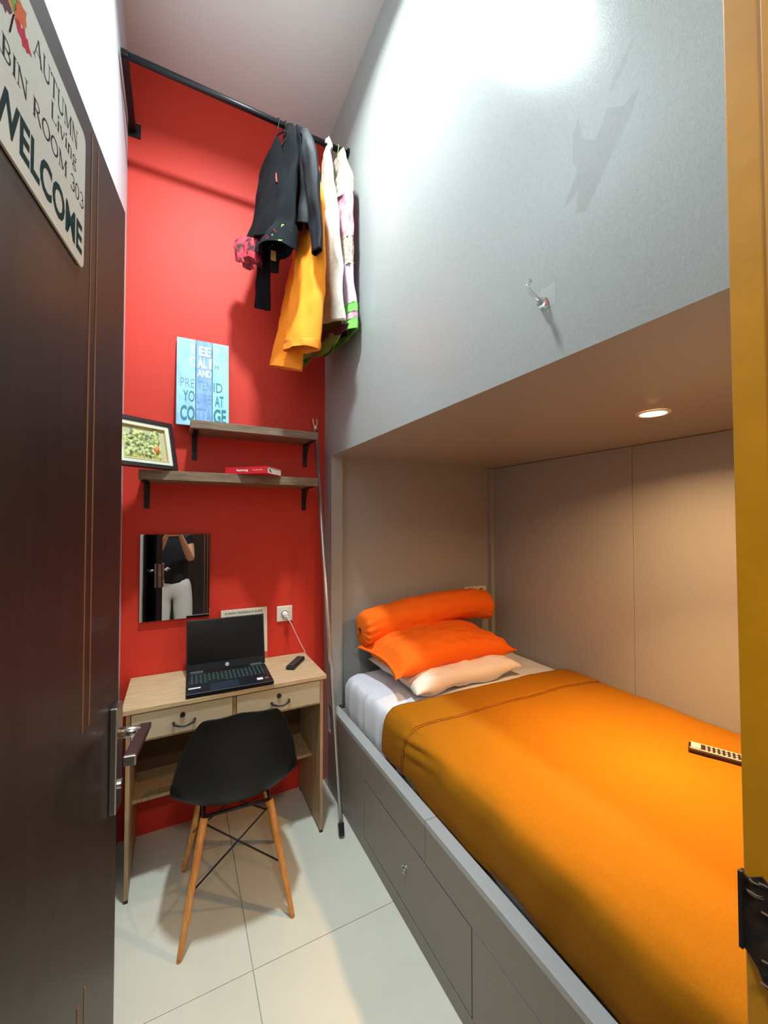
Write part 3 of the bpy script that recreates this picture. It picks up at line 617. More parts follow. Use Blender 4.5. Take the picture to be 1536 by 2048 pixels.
# ------------------------------------------------------------------ shelves
def shelf(x0, x1, z0, z1, brx, label):
    e = thing('wall_shelf', ((x0+x1)/2, YB, z0), label, 'shelf', group='wall shelves on the red wall')
    box1('board', (x0, 2.075, z0), (x1, YB, z1), M_shelf, e, bevel=0.001)
    for bx in brx:
        MB().box((bx-0.012, YB-0.004, z0-0.125), (bx+0.012, YB, z0)).box((bx-0.012, YB-0.17, z0-0.004), (bx+0.012, YB, z0)).obox((bx, YB-0.045, z0-0.045), (0.0015, 0, 0), Vector((0, 0.7, -0.7))*0.055, Vector((0, 0.7, 0.7))*0.006).build('bracket', M_blackm, e)
shelf(0.053, 0.670, 1.937, 1.975, (0.078, 0.655), 'upper brown wood-grain shelf on black brackets, under the blue sign')
shelf(-0.152, 0.670, 1.687, 1.730, (-0.130, 0.650), 'lower brown wood-grain shelf on black brackets, under the red book')

# red book
bk = thing('book', (0.211, 2.117, 1.730), 'thick red paperback lying flat on the lower shelf, one corner over the edge', 'book')
bk.rotation_euler[2] = math.radians(-40.4)
M_rb = mat('red_book_cover', (206, 22, 34), 0.4); M_pg = mat('book_pages', (226, 222, 220), 0.7, bump=0.4, bscale=40, stretch=(0.1, 0.1, 40))
MB().box((0, 0, 0.0), (0.228, 0.140, 0.0015)).box((0, 0, 0.0325), (0.228, 0.140, 0.034)).box((0, 0, 0.001), (0.228, 0.002, 0.033)).build('cover', M_rb, bk, local=True)
MB().box((0.002, 0.002, 0.0015), (0.2265, 0.138, 0.0325)).build('page_block', M_pg, bk, local=True)
MB().obox((0.2268, 0.030, 0.015), (0.0003, 0, 0), (0, 0.009, -0.006), (0, 0.0015, 0.003)).build('ink_mark', M_ink, bk, local=True)
Oi = wmat(bk)
def loc_text(t, x, z, w_, h_, m, bold=0.02):
    X = (Oi.to_3x3() @ Vector((1, 0, 0))); p = Oi @ Vector((x, 0.0, z))
    text_mb(t, p, X, (0, 0, 1), w_, h_, bold=bold).build('lettering', m, bk, normals=False)
loc_text('hamog', 0.062, 0.010, 0.062, 0.014, M_lab, 0.03)
loc_text('threads today', 0.150, 0.014, 0.052, 0.007, M_lab, 0.0)

# weathered plank sign
M_pl1 = mat('weathered_pale_blue', (166, 216, 226), 0.6, rgb2=(134, 186, 212), vscale=30, bump=0.2, bscale=80, stretch=(1, 1, 0.35))
M_pl2 = mat('weathered_blue', (140, 182, 226), 0.6, rgb2=(110, 150, 206), vscale=30, bump=0.2, bscale=80, stretch=(1, 1, 0.35))
M_pl3 = mat('weathered_aqua', (168, 224, 228), 0.6, rgb2=(136, 202, 214), vscale=30, bump=0.2, bscale=80, stretch=(1, 1, 0.35))
M_tw = mat('white_stencil', (240, 246, 248), 0.6); M_tb = mat('teal_stencil', (44, 122, 142), 0.6); M_tf = mat('faded_stencil', (96, 136, 176), 0.6, rgb2=(120, 158, 196), vscale=60)
ps = thing('plank_sign', (0.113, 2.21, 1.976), 'weathered blue plank sign with stencilled words on the upper shelf', 'sign')
pa = math.radians(5); PZ = Vector((0, math.sin(pa), math.cos(pa))); PY = Vector((0, math.cos(pa), -math.sin(pa))); PX = Vector((1, 0, 0)); P0 = Vector((-0.008, 2.213, 1.9765)); PH = 0.45
for (a, b, m) in ((0, 0.0855, M_pl1), (0.088, 0.1625, M_pl2), (0.165, 0.243, M_pl3)):
    MB().obox(P0+PX*((a+b)/2)+PZ*(PH/2)+PY*0.006, PX*((b-a)/2), PY*0.006, PZ*(PH/2)).build('plank', m, ps, bevel=0.0012)
for z in (0.09, 0.36): MB().obox(P0+PX*0.1215+PZ*z+PY*0.015, PX*0.11, PY*0.003, PZ*0.015).build('batten', M_shelf, ps)
def ptext(t, x, z, w_, h_, m, bold=0.02): text_mb(t, P0+PX*x+PZ*z-PY*0.0002, PX, PZ, w_, h_, bold=bold).build('lettering', m, ps, normals=False)
ptext('K', 0.066, 0.372, 0.018, 0.050, M_tw); ptext('EE', 0.101, 0.370, 0.056, 0.050, M_tw, 0.03); ptext('P', 0.168, 0.370, 0.026, 0.050, mat('pale_stencil', (170, 214, 216), 0.6))
ptext('C', 0.060, 0.306, 0.024, 0.054, M_tw, 0.02); ptext('AL', 0.094, 0.304, 0.045, 0.056, M_tw, 0.03); ptext('I', 0.148, 0.304, 0.012, 0.056, M_tw, 0.05); ptext('M', 0.170, 0.304, 0.030, 0.054, mat('pale_stencil', (170, 214, 216)))
ptext('AND', 0.094, 0.258, 0.066, 0.038, M_tw, 0.02)
ptext('PRE', 0.018, 0.196, 0.062, 0.044, M_tf, -0.01); ptext('TEN', 0.096, 0.190, 0.062, 0.046, M_tf, -0.01); ptext('ID', 0.170, 0.186, 0.042, 0.050, M_tb, 0.0)
ptext('YO', 0.030, 0.122, 0.052, 0.056, M_tb, 0.0); ptext("U'RE", 0.092, 0.118, 0.066, 0.052, M_tf, -0.01); ptext('AT', 0.176, 0.110, 0.042, 0.058, M_tb, 0.01)
ptext('CO', 0.018, 0.022, 0.065, 0.078, M_tb, 0.03); ptext('TTA', 0.093, 0.020, 0.066, 0.074, M_tf, 0.0); ptext('GE', 0.170, 0.020, 0.060, 0.078, M_tb, 0.03)

# framed relief picture leaning in the corner on the lower shelf
B3 = Vector((0.003, 2.094, 1.7325)); az = math.radians(60)
PE = -Vector((math.sin(az), math.cos(az), 0)); T3 = Vector((-0.026, 2.144, 1.957)); PU = (T3-B3)
PU = (PU - PE*PU.dot(PE)); PHt = PU.length; PU.normalize(); PN = PE.cross(PU).normalized()
if PN.y > 0: PN = -PN
fr = thing('framed_picture', tuple(B3), 'dark framed relief picture of a green village scene on the lower shelf', 'picture')
Wd = 0.262; inset = 0.004
def fp(a, b, o=0): return B3 + PE*a + PU*b + PN*o
def fbox(a0, a1, b0, b1, o0, o1, name, m, **k): return MB().obox(fp((a0+a1)/2, (b0+b1)/2, (o0+o1)/2), PE*((a1-a0)/2), PU*((b1-b0)/2), PN*((o1-o0)/2)).build(name, m, fr, **k)
M_fr = mat('dark_picture_frame', (38, 20, 22), 0.35); M_mt = mat('pale_mount', (206, 216, 198), 0.6); M_cr = mat('gilt_slip', (206, 184, 128), 0.4)
t_ = 0.020; H_ = PHt
fbox(0, Wd, 0, t_, -0.012, 0.006, 'frame_rail', M_fr, bevel=0.002); fbox(0, Wd, H_-t_, H_, -0.012, 0.006, 'frame_rail', M_fr, bevel=0.002)
fbox(0, t_, t_, H_-t_, -0.012, 0.006, 'frame_stile', M_fr, bevel=0.002); fbox(Wd-t_, Wd, t_, H_-t_, -0.012, 0.006, 'frame_stile', M_fr, bevel=0.002)
t2 = 0.036
fbox(t_, Wd-t_, t_, t2, -0.010, 0.000, 'mount_strip', M_mt); fbox(t_, Wd-t_, H_-t2, H_-t_, -0.010, 0.000, 'mount_strip', M_mt)
fbox(t_, t2, t2, H_-t2, -0.010, 0.000, 'mount_strip', M_mt); fbox(Wd-t2, Wd-t_, t2, H_-t2, -0.010, 0.000, 'mount_strip', M_mt)
t3 = 0.040
for a in ((t2, Wd-t2, t2, t3), (t2, Wd-t2, H_-t3, H_-t2), (t2, t3, t3, H_-t3), (Wd-t3, Wd-t2, t3, H_-t3)): fbox(*a, -0.010, 0.0015, 'gilt_slip', M_cr)
fbox(t3, Wd-t3, t3, H_-t3, -0.012, -0.009, 'backdrop', mat('relief_ground', (190, 170, 120), 0.8, rgb2=(172, 182, 150), vscale=12))
M_rel = mat('painted_relief', (206, 216, 140), 0.6, rgb2=(66, 84, 38), vscale=70, ramp=(0.38, 0.60), bump=0.6, bscale=120)
ra, rb = Wd-2*t3-0.022, H_-2*t3-0.006
def relief(u, v):
    a = t3+0.022+ra*u; b = t3+0.006+rb*v
    top = 0.62+0.25*abs(math.sin(u*7+0.5))+0.1*math.sin(u*19)
    e = min(1, 6*u, 6*(1-u), 8*v)*(1 if v < top else max(0, 1-(v-top)*12))
    h = e*(0.004+0.010*abs(noise.noise(Vector((u*7, v*7, 1))))+0.005*abs(noise.noise(Vector((u*19, v*19, 5)))))
    return fp(a, b, -0.0092+h)
MB().grid(relief, 60, 44).build('relief', M_rel, fr, smooth=True)
MB().grid(lambda u, v: fp(t3+0.045+0.011*v*math.cos(2*PI*u), t3+0.048+0.018*v*math.sin(2*PI*u), 0.008-0.006*v*v), 20, 6, True).build('relief_hut', mat('terracotta', (206, 112, 62), 0.6), fr, smooth=True)

# ------------------------------------------------------------------ clothes rod, pole
rd = thing('clothes_rod', (0.28, 1.915, 3.39), 'black metal clothes rod fixed high across the room', 'rod')
RY, RZ = 1.915, 3.41
MB().tube([(-0.222, RY, RZ), (0.774, RY, RZ)], 0.0135, 14).build('rail', M_blackm, rd, smooth=True)
MB().box((-0.222, RY-0.012, RZ-0.012), (-0.196, YB-0.004, RZ+0.012)).build('bracket_arm', M_blackm, rd, bevel=0.002)
MB().box((-0.228, YB-0.005, RZ-0.035), (-0.176, YB, RZ+0.035)).build('bracket_plate', M_blackm, rd, bevel=0.001)
MB().cyl((0.768, RY, RZ), (0.7748, RY, RZ), 0.024, 20).build('wall_flange', M_blackm, rd)
lp_ = thing('hook_pole', (0.712, 1.85, 0), 'silver metal pole with a forked tip leaning against the red wall', 'pole')
PB = Vector((0.712, 1.825, 0.012)); PT = Vector((0.703, 2.225, 2.025)); pd_ = (PT-PB).normalized()
MB().tube([PB+pd_*0.03, PT], 0.0105, 14).build('shaft', mat('satin_aluminium', (196, 192, 186), 0.32, metal=0.85), lp_, smooth=True)
MB().tube([PB, PB+pd_*0.05], 0.0145, 14).build('rubber_foot', M_black, lp_, smooth=False, bevel=0.002)
MB().tube([PT, PT+pd_*0.02], 0.0085, 12).build('fork_socket', M_plastic, lp_)
mb = MB()
for sx in (-1, 1): mb.tube([PT+pd_*0.018, PT+pd_*0.028+Vector((sx*0.009, 0, 0)), PT+pd_*0.05+Vector((sx*0.012, 0, 0)), PT+pd_*0.065+Vector((sx*0.010, 0, 0))], 0.0026, 8)
mb.build('fork_tip', M_plastic, lp_, smooth=True)

# ------------------------------------------------------------------ hanging clothes
def hanger(x, m, label, skew=0.0, drop=0.0, hw=0.19):
    e = thing('clothes_hanger', (x, RY, RZ-0.2), label, 'hanger', group='hangers along the clothes rod')
    c = Vector((x, RY, RZ+0.0175)); d = Vector((-skew, 1, 0)).normalized()
    hook = [Vector((x, RY, RZ))+d*(0.0185*math.cos(a))+Vector((0, 0, 0.0185*math.sin(a))) for a in [math.radians(-20+10*i) for i in range(22)]]
    hook += [Vector((x, RY, RZ-0.030))+d*-0.004, Vector((x, RY, RZ-0.06))]
    MB().tube(hook, 0.0022, 7).build('hook', m, e, smooth=True)
    n = Vector((x, RY, RZ-0.06)); l = n-d*hw+Vector((0, 0, -0.085)); r_ = n+d*hw+Vector((0, 0, -0.085))
    MB().tube([l, l+(n-l)*0.5+Vector((0, 0, 0.012)), n, r_+(n-r_)*0.5+Vector((0, 0, 0.012)), r_], 0.004, 8).tube([l, r_], 0.003, 8).build('shoulder_frame', m, e, smooth=True)
M_hbk = M_black; M_hw = mat('pale_yellow_wire', (222, 216, 150), 0.4); M_hgr = mat('pale_green_wire', (170, 200, 120), 0.4)

def cloth_mb(levels, thick, folds=5, amp=0.006, nu=40, nv=36, seed=0.0, flare=0.0, hemwave=0.0):
    F = [Vector(a) for a, b in levels]; N_ = [Vector(b) for a, b in levels]
    T = thick if isinstance(thick, (list, tuple)) else [thick]*len(levels); TV = [Vector((t, 0, 0)) for t in T]
    def pt(u, v):
        f, n = catmull(F, v), catmull(N_, v); t = catmull(TV, v).x; c = (f+n)/2; h = (n-f)/2
        a = 2*PI*u; hn = Vector((h.x, h.y, 0)).normalized(); pn = Vector((-hn.y, hn.x, 0))
        w_ = amp*(0.4+0.6*v)*(math.sin(a*folds+seed+v*2)+0.5*math.sin(a*(folds*2+1)+seed*2-v*3))
        q = c + h*math.cos(a)*(1+flare*v) + pn*(t*math.sin(a)+w_)
        q.z += hemwave*max(0, v-0.8)*5*math.sin(a*3+seed)
        return q + pn*(nz((q.x, q.y, q.z*0.6+seed), 11, 0.012)+nz((q.x, q.y, q.z*0.35+seed), 34, 0.007))*min(1, v*4)
    mb = MB(); mb.grid(pt, nu, nv, True); return mb
def garment(name, m, levels, thick, label, cat, parent=None, **k):
    o = cloth_mb(levels, thick, **k).build(name, m, parent, smooth=True, solid=0.0016, offset=0)
    return tag(o, label, cat) if parent is None else o
M_c1 = mat('floral_black_cotton', (10, 10, 14), 0.95, spec=0.15, var=0.2, vscale=20)
M_c1r = mat('sheer_pink_floral', (196, 52, 70), 0.8, rgb2=(60, 20, 30), vscale=26, ramp=(0.38, 0.50), alpha=0.75)
M_c2 = mat('black_jersey', (12, 15, 18), 0.95, spec=0.15)
M_c2h = mat('dark_floral_hem', (16, 22, 25), 0.85, rgb2=(150, 40, 60), vscale=34, ramp=(0.30, 0.36))
def print_mat(name, base, spots, scale):
    m = mat(name, base, 0.95, spec=0.15, var=0.01, vscale=scale); r = [n for n in m.node_tree.nodes if n.type == 'VALTORGB'][0].color_ramp
    r.interpolation = 'CONSTANT'
    while len(r.elements) > 1: r.elements.remove(r.elements[-1])
    r.elements[0].position = 0; r.elements[0].color = (*lin(base), 1)
    for p, c in spots: e = r.elements.new(p); e.color = (*lin(c), 1)
    return m
M_c2h = print_mat('printed_floral_hem', (12, 16, 19), [(0.31, (150, 32, 56)), (0.335, (12, 16, 19)), (0.66, (120, 176, 90)), (0.70, (12, 16, 19)), (0.76, (206, 180, 190))], 34)
M_c3 = mat('black_sparkle_velvet', (22, 24, 30), 0.7, spec=0.25, rgb2=(7, 7, 9), vscale=220, bump=0.5, bscale=300)
M_c4 = mat('orange_trouser_cotton', (250, 142, 8), 0.85, bump=0.12, bscale=120)
M_c5 = mat('cream_knit', (216, 214, 198), 0.9, var=0.15, vscale=60, bump=0.6, bscale=160)
M_c6 = mat('pink_cream_lace', (224, 186, 196), 0.85, rgb2=(178, 110, 130), vscale=30, bump=0.7, bscale=110)
M_c6w = mat('cream_lace', (228, 220, 204), 0.85, rgb2=(160, 130, 110), vscale=60, bump=0.9, bscale=120)
M_c6g = mat('bright_green_band', (128, 214, 92), 0.8)
M_c6d = mat('plum_lining', (92, 36, 52), 0.85); M_c6o = mat('olive_green_band', (118, 138, 60), 0.8)

# 1 floral black blouse (furthest left)
g1 = thing('floral_blouse', (0.40, 1.95, 2.7), 'black floral blouse with a sheer pink frilled sleeve, leftmost on the rod', 'blouse')
garment('bodice', M_c1, [((0.405, 2.05, 3.345), (0.41, 1.90, 3.33)), ((0.385, 2.08, 3.30), (0.418, 1.86, 3.24)), ((0.361, 2.08, 3.17), (0.415, 1.84, 3.06)), ((0.340, 2.08, 3.02), (0.402, 1.84, 2.92)), ((0.315, 2.08, 2.90), (0.385, 1.84, 2.79))], [0.012, 0.028, 0.032, 0.036, 0.042], '', '', g1, folds=4, amp=0.007, seed=1)
garment('frilled_sleeve', M_c1r, [((0.305, 2.06, 2.90), (0.365, 1.97, 2.86)), ((0.262, 2.08, 2.885), (0.345, 1.95, 2.82)), ((0.246, 2.08, 2.845), (0.335, 1.95, 2.775)), ((0.268, 2.08, 2.775), (0.330, 1.95, 2.725))], [0.018, 0.026, 0.034, 0.040], '', '', g1, folds=7, amp=0.011, seed=4, hemwave=0.016, nu=80)
garment('hanging_sash', M_c1, [((0.350, 2.06, 2.92), (0.395, 1.98, 2.90)), ((0.343, 2.06, 2.80), (0.393, 1.98, 2.775)), ((0.336, 2.06, 2.68), (0.395, 1.98, 2.64)), ((0.332, 2.06, 2.563), (0.397, 1.98, 2.524))], 0.006, '', '', g1, folds=2, amp=0.002, seed=2)
garment('red_piping', mat('red_piping', (190, 40, 52), 0.7), [((0.398, 1.89, 3.22), (0.400, 1.885, 3.215)), ((0.396, 1.868, 3.13), (0.399, 1.862, 3.125)), ((0.400, 1.85, 3.06), (0.403, 1.845, 3.055))], 0.003, '', '', g1, folds=2, amp=0, nu=8)
# 2 plain black top with floral hem
g2 = thing('black_top', (0.43, 1.85, 2.7), 'plain black top with a floral hem, second from the left on the rod', 'top')
garment('bodice', M_c2, [((0.452, 1.945, 3.37), (0.448, 1.86, 3.375)), ((0.440, 1.955, 3.30), (0.452, 1.735, 3.24)), ((0.425, 1.95, 3.186), (0.452, 1.72, 3.04)), ((0.411, 1.95, 3.057), (0.449, 1.72, 2.92)), ((0.393, 1.95, 2.93), (0.445, 1.72, 2.825)), ((0.368, 1.95, 2.86), (0.441, 1.72, 2.785))], [0.010, 0.018, 0.022, 0.026, 0.030, 0.036], '', '', g2, folds=3, amp=0.004, seed=3)
garment('floral_hem', M_c2h, [((0.371, 1.955, 2.872), (0.443, 1.715, 2.795)), ((0.350, 1.96, 2.82), (0.441, 1.712, 2.745)), ((0.330, 1.965, 2.775), (0.440, 1.71, 2.690))], [0.038, 0.048, 0.056], '', '', g2, folds=5, amp=0.005, seed=5, hemwave=0.012)
box1('care_label', (0.380, 1.90, 2.725), (0.404, 1.902, 2.772), mat('tan_label', (196, 146, 84), 0.8), g2)
garment('tie_end', M_c1, [((0.392, 1.98, 2.82), (0.424, 1.90, 2.79)), ((0.396, 1.98, 2.714), (0.419, 1.90, 2.669))], 0.007, '', '', g2, folds=2, amp=0.001)
# 3 sparkling long sleeved blouse
g3 = thing('sparkly_blouse', (0.50, 1.75, 2.7), 'black sparkly long-sleeved blouse hanging in front of the orange trousers', 'blouse')
garment('bodice', M_c3, [((0.492, 1.93, 3.36), (0.488, 1.84, 3.37)), ((0.493, 1.96, 3.28), (0.498, 1.72, 3.22)), ((0.494, 1.95, 3.10), (0.505, 1.71, 3.05)), ((0.490, 1.93, 2.98), (0.507, 1.71, 2.93)), ((0.482, 1.91, 2.90), (0.504, 1.72, 2.82))], [0.012, 0.020, 0.024, 0.026, 0.030], '', '', g3, folds=4, amp=0.005, seed=7)
garment('sleeve', M_c3, [((0.482, 1.745, 3.225), (0.486, 1.67, 3.20)), ((0.480, 1.70, 3.18), (0.495, 1.61, 3.09)), ((0.480, 1.71, 3.09), (0.503, 1.595, 3.00)), ((0.497, 1.715, 2.96), (0.513, 1.60, 2.88)), ((0.516, 1.715, 2.83), (0.524, 1.61, 2.76)), ((0.528, 1.715, 2.68), (0.530, 1.62, 2.655))], [0.016, 0.026, 0.027, 0.024, 0.019, 0.016], '', '', g3, folds=3, amp=0.003, seed=9)
# 4 orange trousers
g4 = thing('orange_trousers', (0.53, 1.85, 2.2), 'bright orange wide-leg trousers hanging from the rod', 'trousers')
garment('waist', M_c4, [((0.556, 1.97, 3.26), (0.560, 1.80, 3.24)), ((0.556, 2.0, 3.10), (0.568, 1.75, 3.05)), ((0.550, 2.02, 2.97), (0.571, 1.73, 2.93))], [0.018, 0.026, 0.034], '', '', g4, folds=3, amp=0.003, seed=1)
garment('trouser_leg', M_c4, [((0.548, 2.06, 2.99), (0.556, 1.89, 2.93)), ((0.515, 2.09, 2.80), (0.558, 1.88, 2.72)), ((0.485, 2.10, 2.62), (0.550, 1.87, 2.55)), ((0.455, 2.10, 2.46), (0.530, 1.86, 2.38)), ((0.425, 2.10, 2.30), (0.512, 1.85, 2.21))], [0.022, 0.024, 0.026, 0.032, 0.040], '', '', g4, folds=3, amp=0.004, seed=2)
garment('trouser_leg', M_c4, [((0.535, 1.91, 2.99), (0.570, 1.71, 2.95)), ((0.508, 1.90, 2.78), (0.572, 1.70, 2.72)), ((0.490, 1.90, 2.62), (0.569, 1.70, 2.54)), ((0.468, 1.90, 2.46), (0.562, 1.70, 2.40)), ((0.449, 1.90, 2.31), (0.545, 1.70, 2.265))], [0.024, 0.024, 0.026, 0.032, 0.040], '', '', g4, folds=3, amp=0.004, seed=6)
M_c4h = mat('orange_cuff_cotton', (244, 134, 8), 0.85, bump=0.3, bscale=60)
garment('cuff', M_c4h, [((0.432, 2.102, 2.335), (0.516, 1.848, 2.250)), ((0.424, 2.104, 2.298), (0.512, 1.846, 2.208))], [0.041, 0.044], '', '', g4, folds=3, amp=0.005, seed=2)
garment('cuff', M_c4h, [((0.453, 1.903, 2.345), (0.549, 1.697, 2.300)), ((0.447, 1.905, 2.306), (0.545, 1.695, 2.260))], [0.041, 0.044], '', '', g4, folds=3, amp=0.005, seed=6)
# 5 cream knitted dress
g5 = thing('cream_dress', (0.64, 1.85, 2.4), 'cream knitted sleeveless dress between the orange trousers and the pink dress', 'dress')
garment('dress_body', M_c5, [((0.650, 1.96, 3.34), (0.637, 1.83, 3.33)), ((0.648, 1.98, 3.22), (0.640, 1.76, 3.14)), ((0.648, 2.0, 3.05), (0.643, 1.73, 2.96)), ((0.650, 2.02, 2.85), (0.652, 1.71, 2.78)), ((0.655, 2.04, 2.68), (0.662, 1.70, 2.58)), ((0.665, 2.05, 2.53), (0.672, 1.69, 2.41))], [0.008, 0.012, 0.015, 0.018, 0.021, 0.024], '', '', g5, folds=3, amp=0.004, seed=8)
garment('shoulder_strap', M_c5, [((0.652, 1.93, 3.42), (0.650, 1.90, 3.425)), ((0.640, 1.86, 3.36), (0.640, 1.82, 3.36)), ((0.637, 1.82, 3.28), (0.637, 1.78, 3.28))], 0.003, '', '', g5, folds=2, amp=0.0, nu=10)
# 6 pink lace dress
g6 = thing('pink_dress', (0.71, 1.9, 2.4), 'pink and cream lace dress with green bands, rightmost on the rod', 'dress')
garment('lace_bodice', M_c6w, [((0.712, 1.97, 3.36), (0.712, 1.82, 3.34)), ((0.706, 2.0, 3.26), (0.718, 1.74, 3.17)), ((0.704, 2.0, 3.12), (0.718, 1.72, 3.05))], [0.008, 0.020, 0.024], '', '', g6, folds=5, amp=0.005, seed=3)
garment('pink_panel', M_c6, [((0.704, 2.0, 3.13), (0.718, 1.72, 3.06)), ((0.704, 2.01, 3.02), (0.716, 1.715, 2.93)), ((0.706, 2.02, 2.92), (0.713, 1.715, 2.83))], [0.024, 0.026, 0.026], '', '', g6, folds=5, amp=0.006, seed=4)
garment('lace_midriff', M_c6w, [((0.706, 2.02, 2.93), (0.713, 1.715, 2.84)), ((0.708, 2.03, 2.84), (0.712, 1.715, 2.76)), ((0.710, 2.03, 2.77), (0.714, 1.715, 2.70))], [0.026, 0.027, 0.027], '', '', g6, folds=6, amp=0.006, seed=5)
garment('skirt', mat('pale_pink_cotton', (226, 192, 216), 0.85, var=0.12, vscale=20), [((0.710, 2.03, 2.78), (0.714, 1.715, 2.71)), ((0.712, 2.05, 2.66), (0.722, 1.715, 2.60)), ((0.714, 2.08, 2.55), (0.730, 1.715, 2.52))], [0.026, 0.028, 0.030], '', '', g6, folds=4, amp=0.004, seed=6)
garment('green_band', M_c6g, [((0.714, 2.08, 2.556), (0.731, 1.712, 2.525)), ((0.712, 2.10, 2.50), (0.734, 1.712, 2.482))], [0.031, 0.032], '', '', g6, folds=4, amp=0.004, seed=6)
garment('printed_band', M_c6, [((0.712, 2.10, 2.502), (0.734, 1.713, 2.484)), ((0.708, 2.12, 2.47), (0.736, 1.713, 2.447))], [0.032, 0.033], '', '', g6, folds=4, amp=0.004, seed=6)
garment('green_band', M_c6g, [((0.708, 2.12, 2.472), (0.736, 1.712, 2.449)), ((0.700, 2.14, 2.42), (0.737, 1.712, 2.402))], [0.033, 0.034], '', '', g6, folds=4, amp=0.004, seed=6)
garment('lining', M_c6d, [((0.668, 2.14, 2.50), (0.716, 1.74, 2.43)), ((0.655, 2.15, 2.43), (0.714, 1.76, 2.40))], [0.028, 0.030], '', '', g6, folds=4, amp=0.004, seed=9)
garment('olive_underskirt', M_c6o, [((0.655, 2.15, 2.62), (0.700, 1.80, 2.46)), ((0.640, 2.16, 2.50), (0.695, 1.82, 2.40)), ((0.600, 2.17, 2.36), (0.680, 1.84, 2.345))], [0.012, 0.014, 0.016], '', '', g6, folds=4, amp=0.006, seed=2, hemwave=0.02)
# hangers
hanger(0.411, M_hbk, 'black hanger holding the floral blouse, leftmost on the rod', 0.25, hw=0.13)
hanger(0.445, M_hbk, 'black hanger holding the plain black top', 0.08, hw=0.11)
hanger(0.490, mat('silver_wire', (200, 200, 204), 0.3, metal=0.9), 'silver wire hanger holding the black sparkly blouse', 0.02, hw=0.10)
hanger(0.560, M_hw, 'pale yellow hanger holding the orange trousers', 0.02, hw=0.10)
hanger(0.650, M_hbk, 'black hanger holding the cream dress', 0.0, hw=0.10)
hanger(0.715, M_hgr, 'pale green hanger holding the pink lace dress', 0.0, hw=0.10)

# ------------------------------------------------------------------ person behind the camera (seen in the mirror)
pr = thing('person', (-0.035, -0.40, 0), 'person in black t-shirt and white trousers holding up a phone, seen in the mirror', 'person')
def skin_obj(name, verts, edges, radii, m, parent, sub=2, root=0):
    me = bpy.data.meshes.new(name); org = Vector((-0.035, -0.40, 0))
    me.from_pydata([Vector(v)-org for v in verts], edges, []); me.materials.append(m)
    o = bpy.data.objects.new(name, me); COL.objects.link(o); o.parent = parent
    md = o.modifiers.new('skin', 'SKIN'); md.use_smooth_shade = True
    sv = me.skin_vertices[0].data if len(me.skin_vertices) else None
    if sv is None:
        bm = bmesh.new(); bm.from_mesh(me); bm.verts.layers.skin.verify(); bm.to_mesh(me); bm.free(); sv = me.skin_vertices[0].data
    for i, r_ in enumerate(radii): sv[i].radius = r_ if isinstance(r_, tuple) else (r_, r_); sv[i].use_root = (i == root)
    sb = o.modifiers.new('sub', 'SUBSURF'); sb.levels = sub; sb.render_levels = sub
    return o
X0, Y0 = -0.035, -0.40
# phone pose: its back just behind the camera point
PHc = CAM - fwd*0.010 - up*0.055
V = []; E_ = []; Rr = []
def addv(p, r_, link=None):
    V.append(tuple(p)); Rr.append(r_)
    if link is not None: E_.append((link, len(V)-1))
    return len(V)-1
pel = addv((X0, Y0, 0.90), (0.135, 0.095)); wa = addv((X0, Y0, 1.05), (0.12, 0.085), pel); chs = addv((X0, Y0-0.005, 1.22), (0.145, 0.095), wa); nk0 = addv((X0, Y0-0.01, 1.34), (0.085, 0.06), chs)
nk = addv((X0, Y0+0.005, 1.40), 0.052, nk0); hd0 = addv((X0, Y0+0.025, 1.455), (0.062, 0.070), nk); hd1 = addv((X0, Y0+0.02, 1.53), (0.075, 0.092), hd0); hd2 = addv((X0, Y0+0.01, 1.60), (0.068, 0.082), hd1)
for sx in (-1, 1):
    sh = addv((X0+sx*0.155, Y0-0.01, 1.315), 0.055, nk0)
    el = addv((X0+sx*0.175, Y0+0.11, 1.085), 0.042, sh)
    wr0 = PHc + right*(sx*0.062) - up*0.075 - fwd*0.045
    fm = (Vector(V[el])*0.6+wr0*0.4); fa = addv(fm, 0.038, el)
    wri = addv(wr0, (0.028, 0.022), fa)
    palm = addv(PHc + right*(sx*0.060) - up*0.035 - fwd*0.028, (0.034, 0.018), wri)
    for k in range(4):
        b0 = PHc + right*(sx*0.056) - up*(0.048-0.022*k) - fwd*0.018
        b1 = PHc + right*(sx*0.053) - up*(0.050-0.023*k) - fwd*0.002
        b2 = PHc + right*(sx*(0.040-0.002*abs(k-1))) - up*(0.050-0.023*k) + fwd*(-0.0005 if k < 3 else -0.004)
        i0 = addv(b0, 0.0095, palm); i1 = addv(b1, 0.0085, i0); addv(b2, 0.0072, i1)
    t0 = addv(PHc + right*(sx*0.050) - up*0.052 - fwd*0.030, 0.011, palm); addv(PHc + right*(sx*0.026) - up*0.040 - fwd*0.020, 0.009, t0)
    hp = addv((X0+sx*0.085, Y0, 0.84), 0.085, pel); kn = addv((X0+sx*0.095, Y0+0.015, 0.46), 0.056, hp); ca = addv((X0+sx*0.098, Y0-0.01, 0.30), 0.052, kn)
    an = addv((X0+sx*0.10, Y0-0.01, 0.075), 0.036, ca); addv((X0+sx*0.105, Y0+0.12, 0.035), 0.030, an)
skin_obj('body', V, E_, Rr, M_skin, pr, 2)
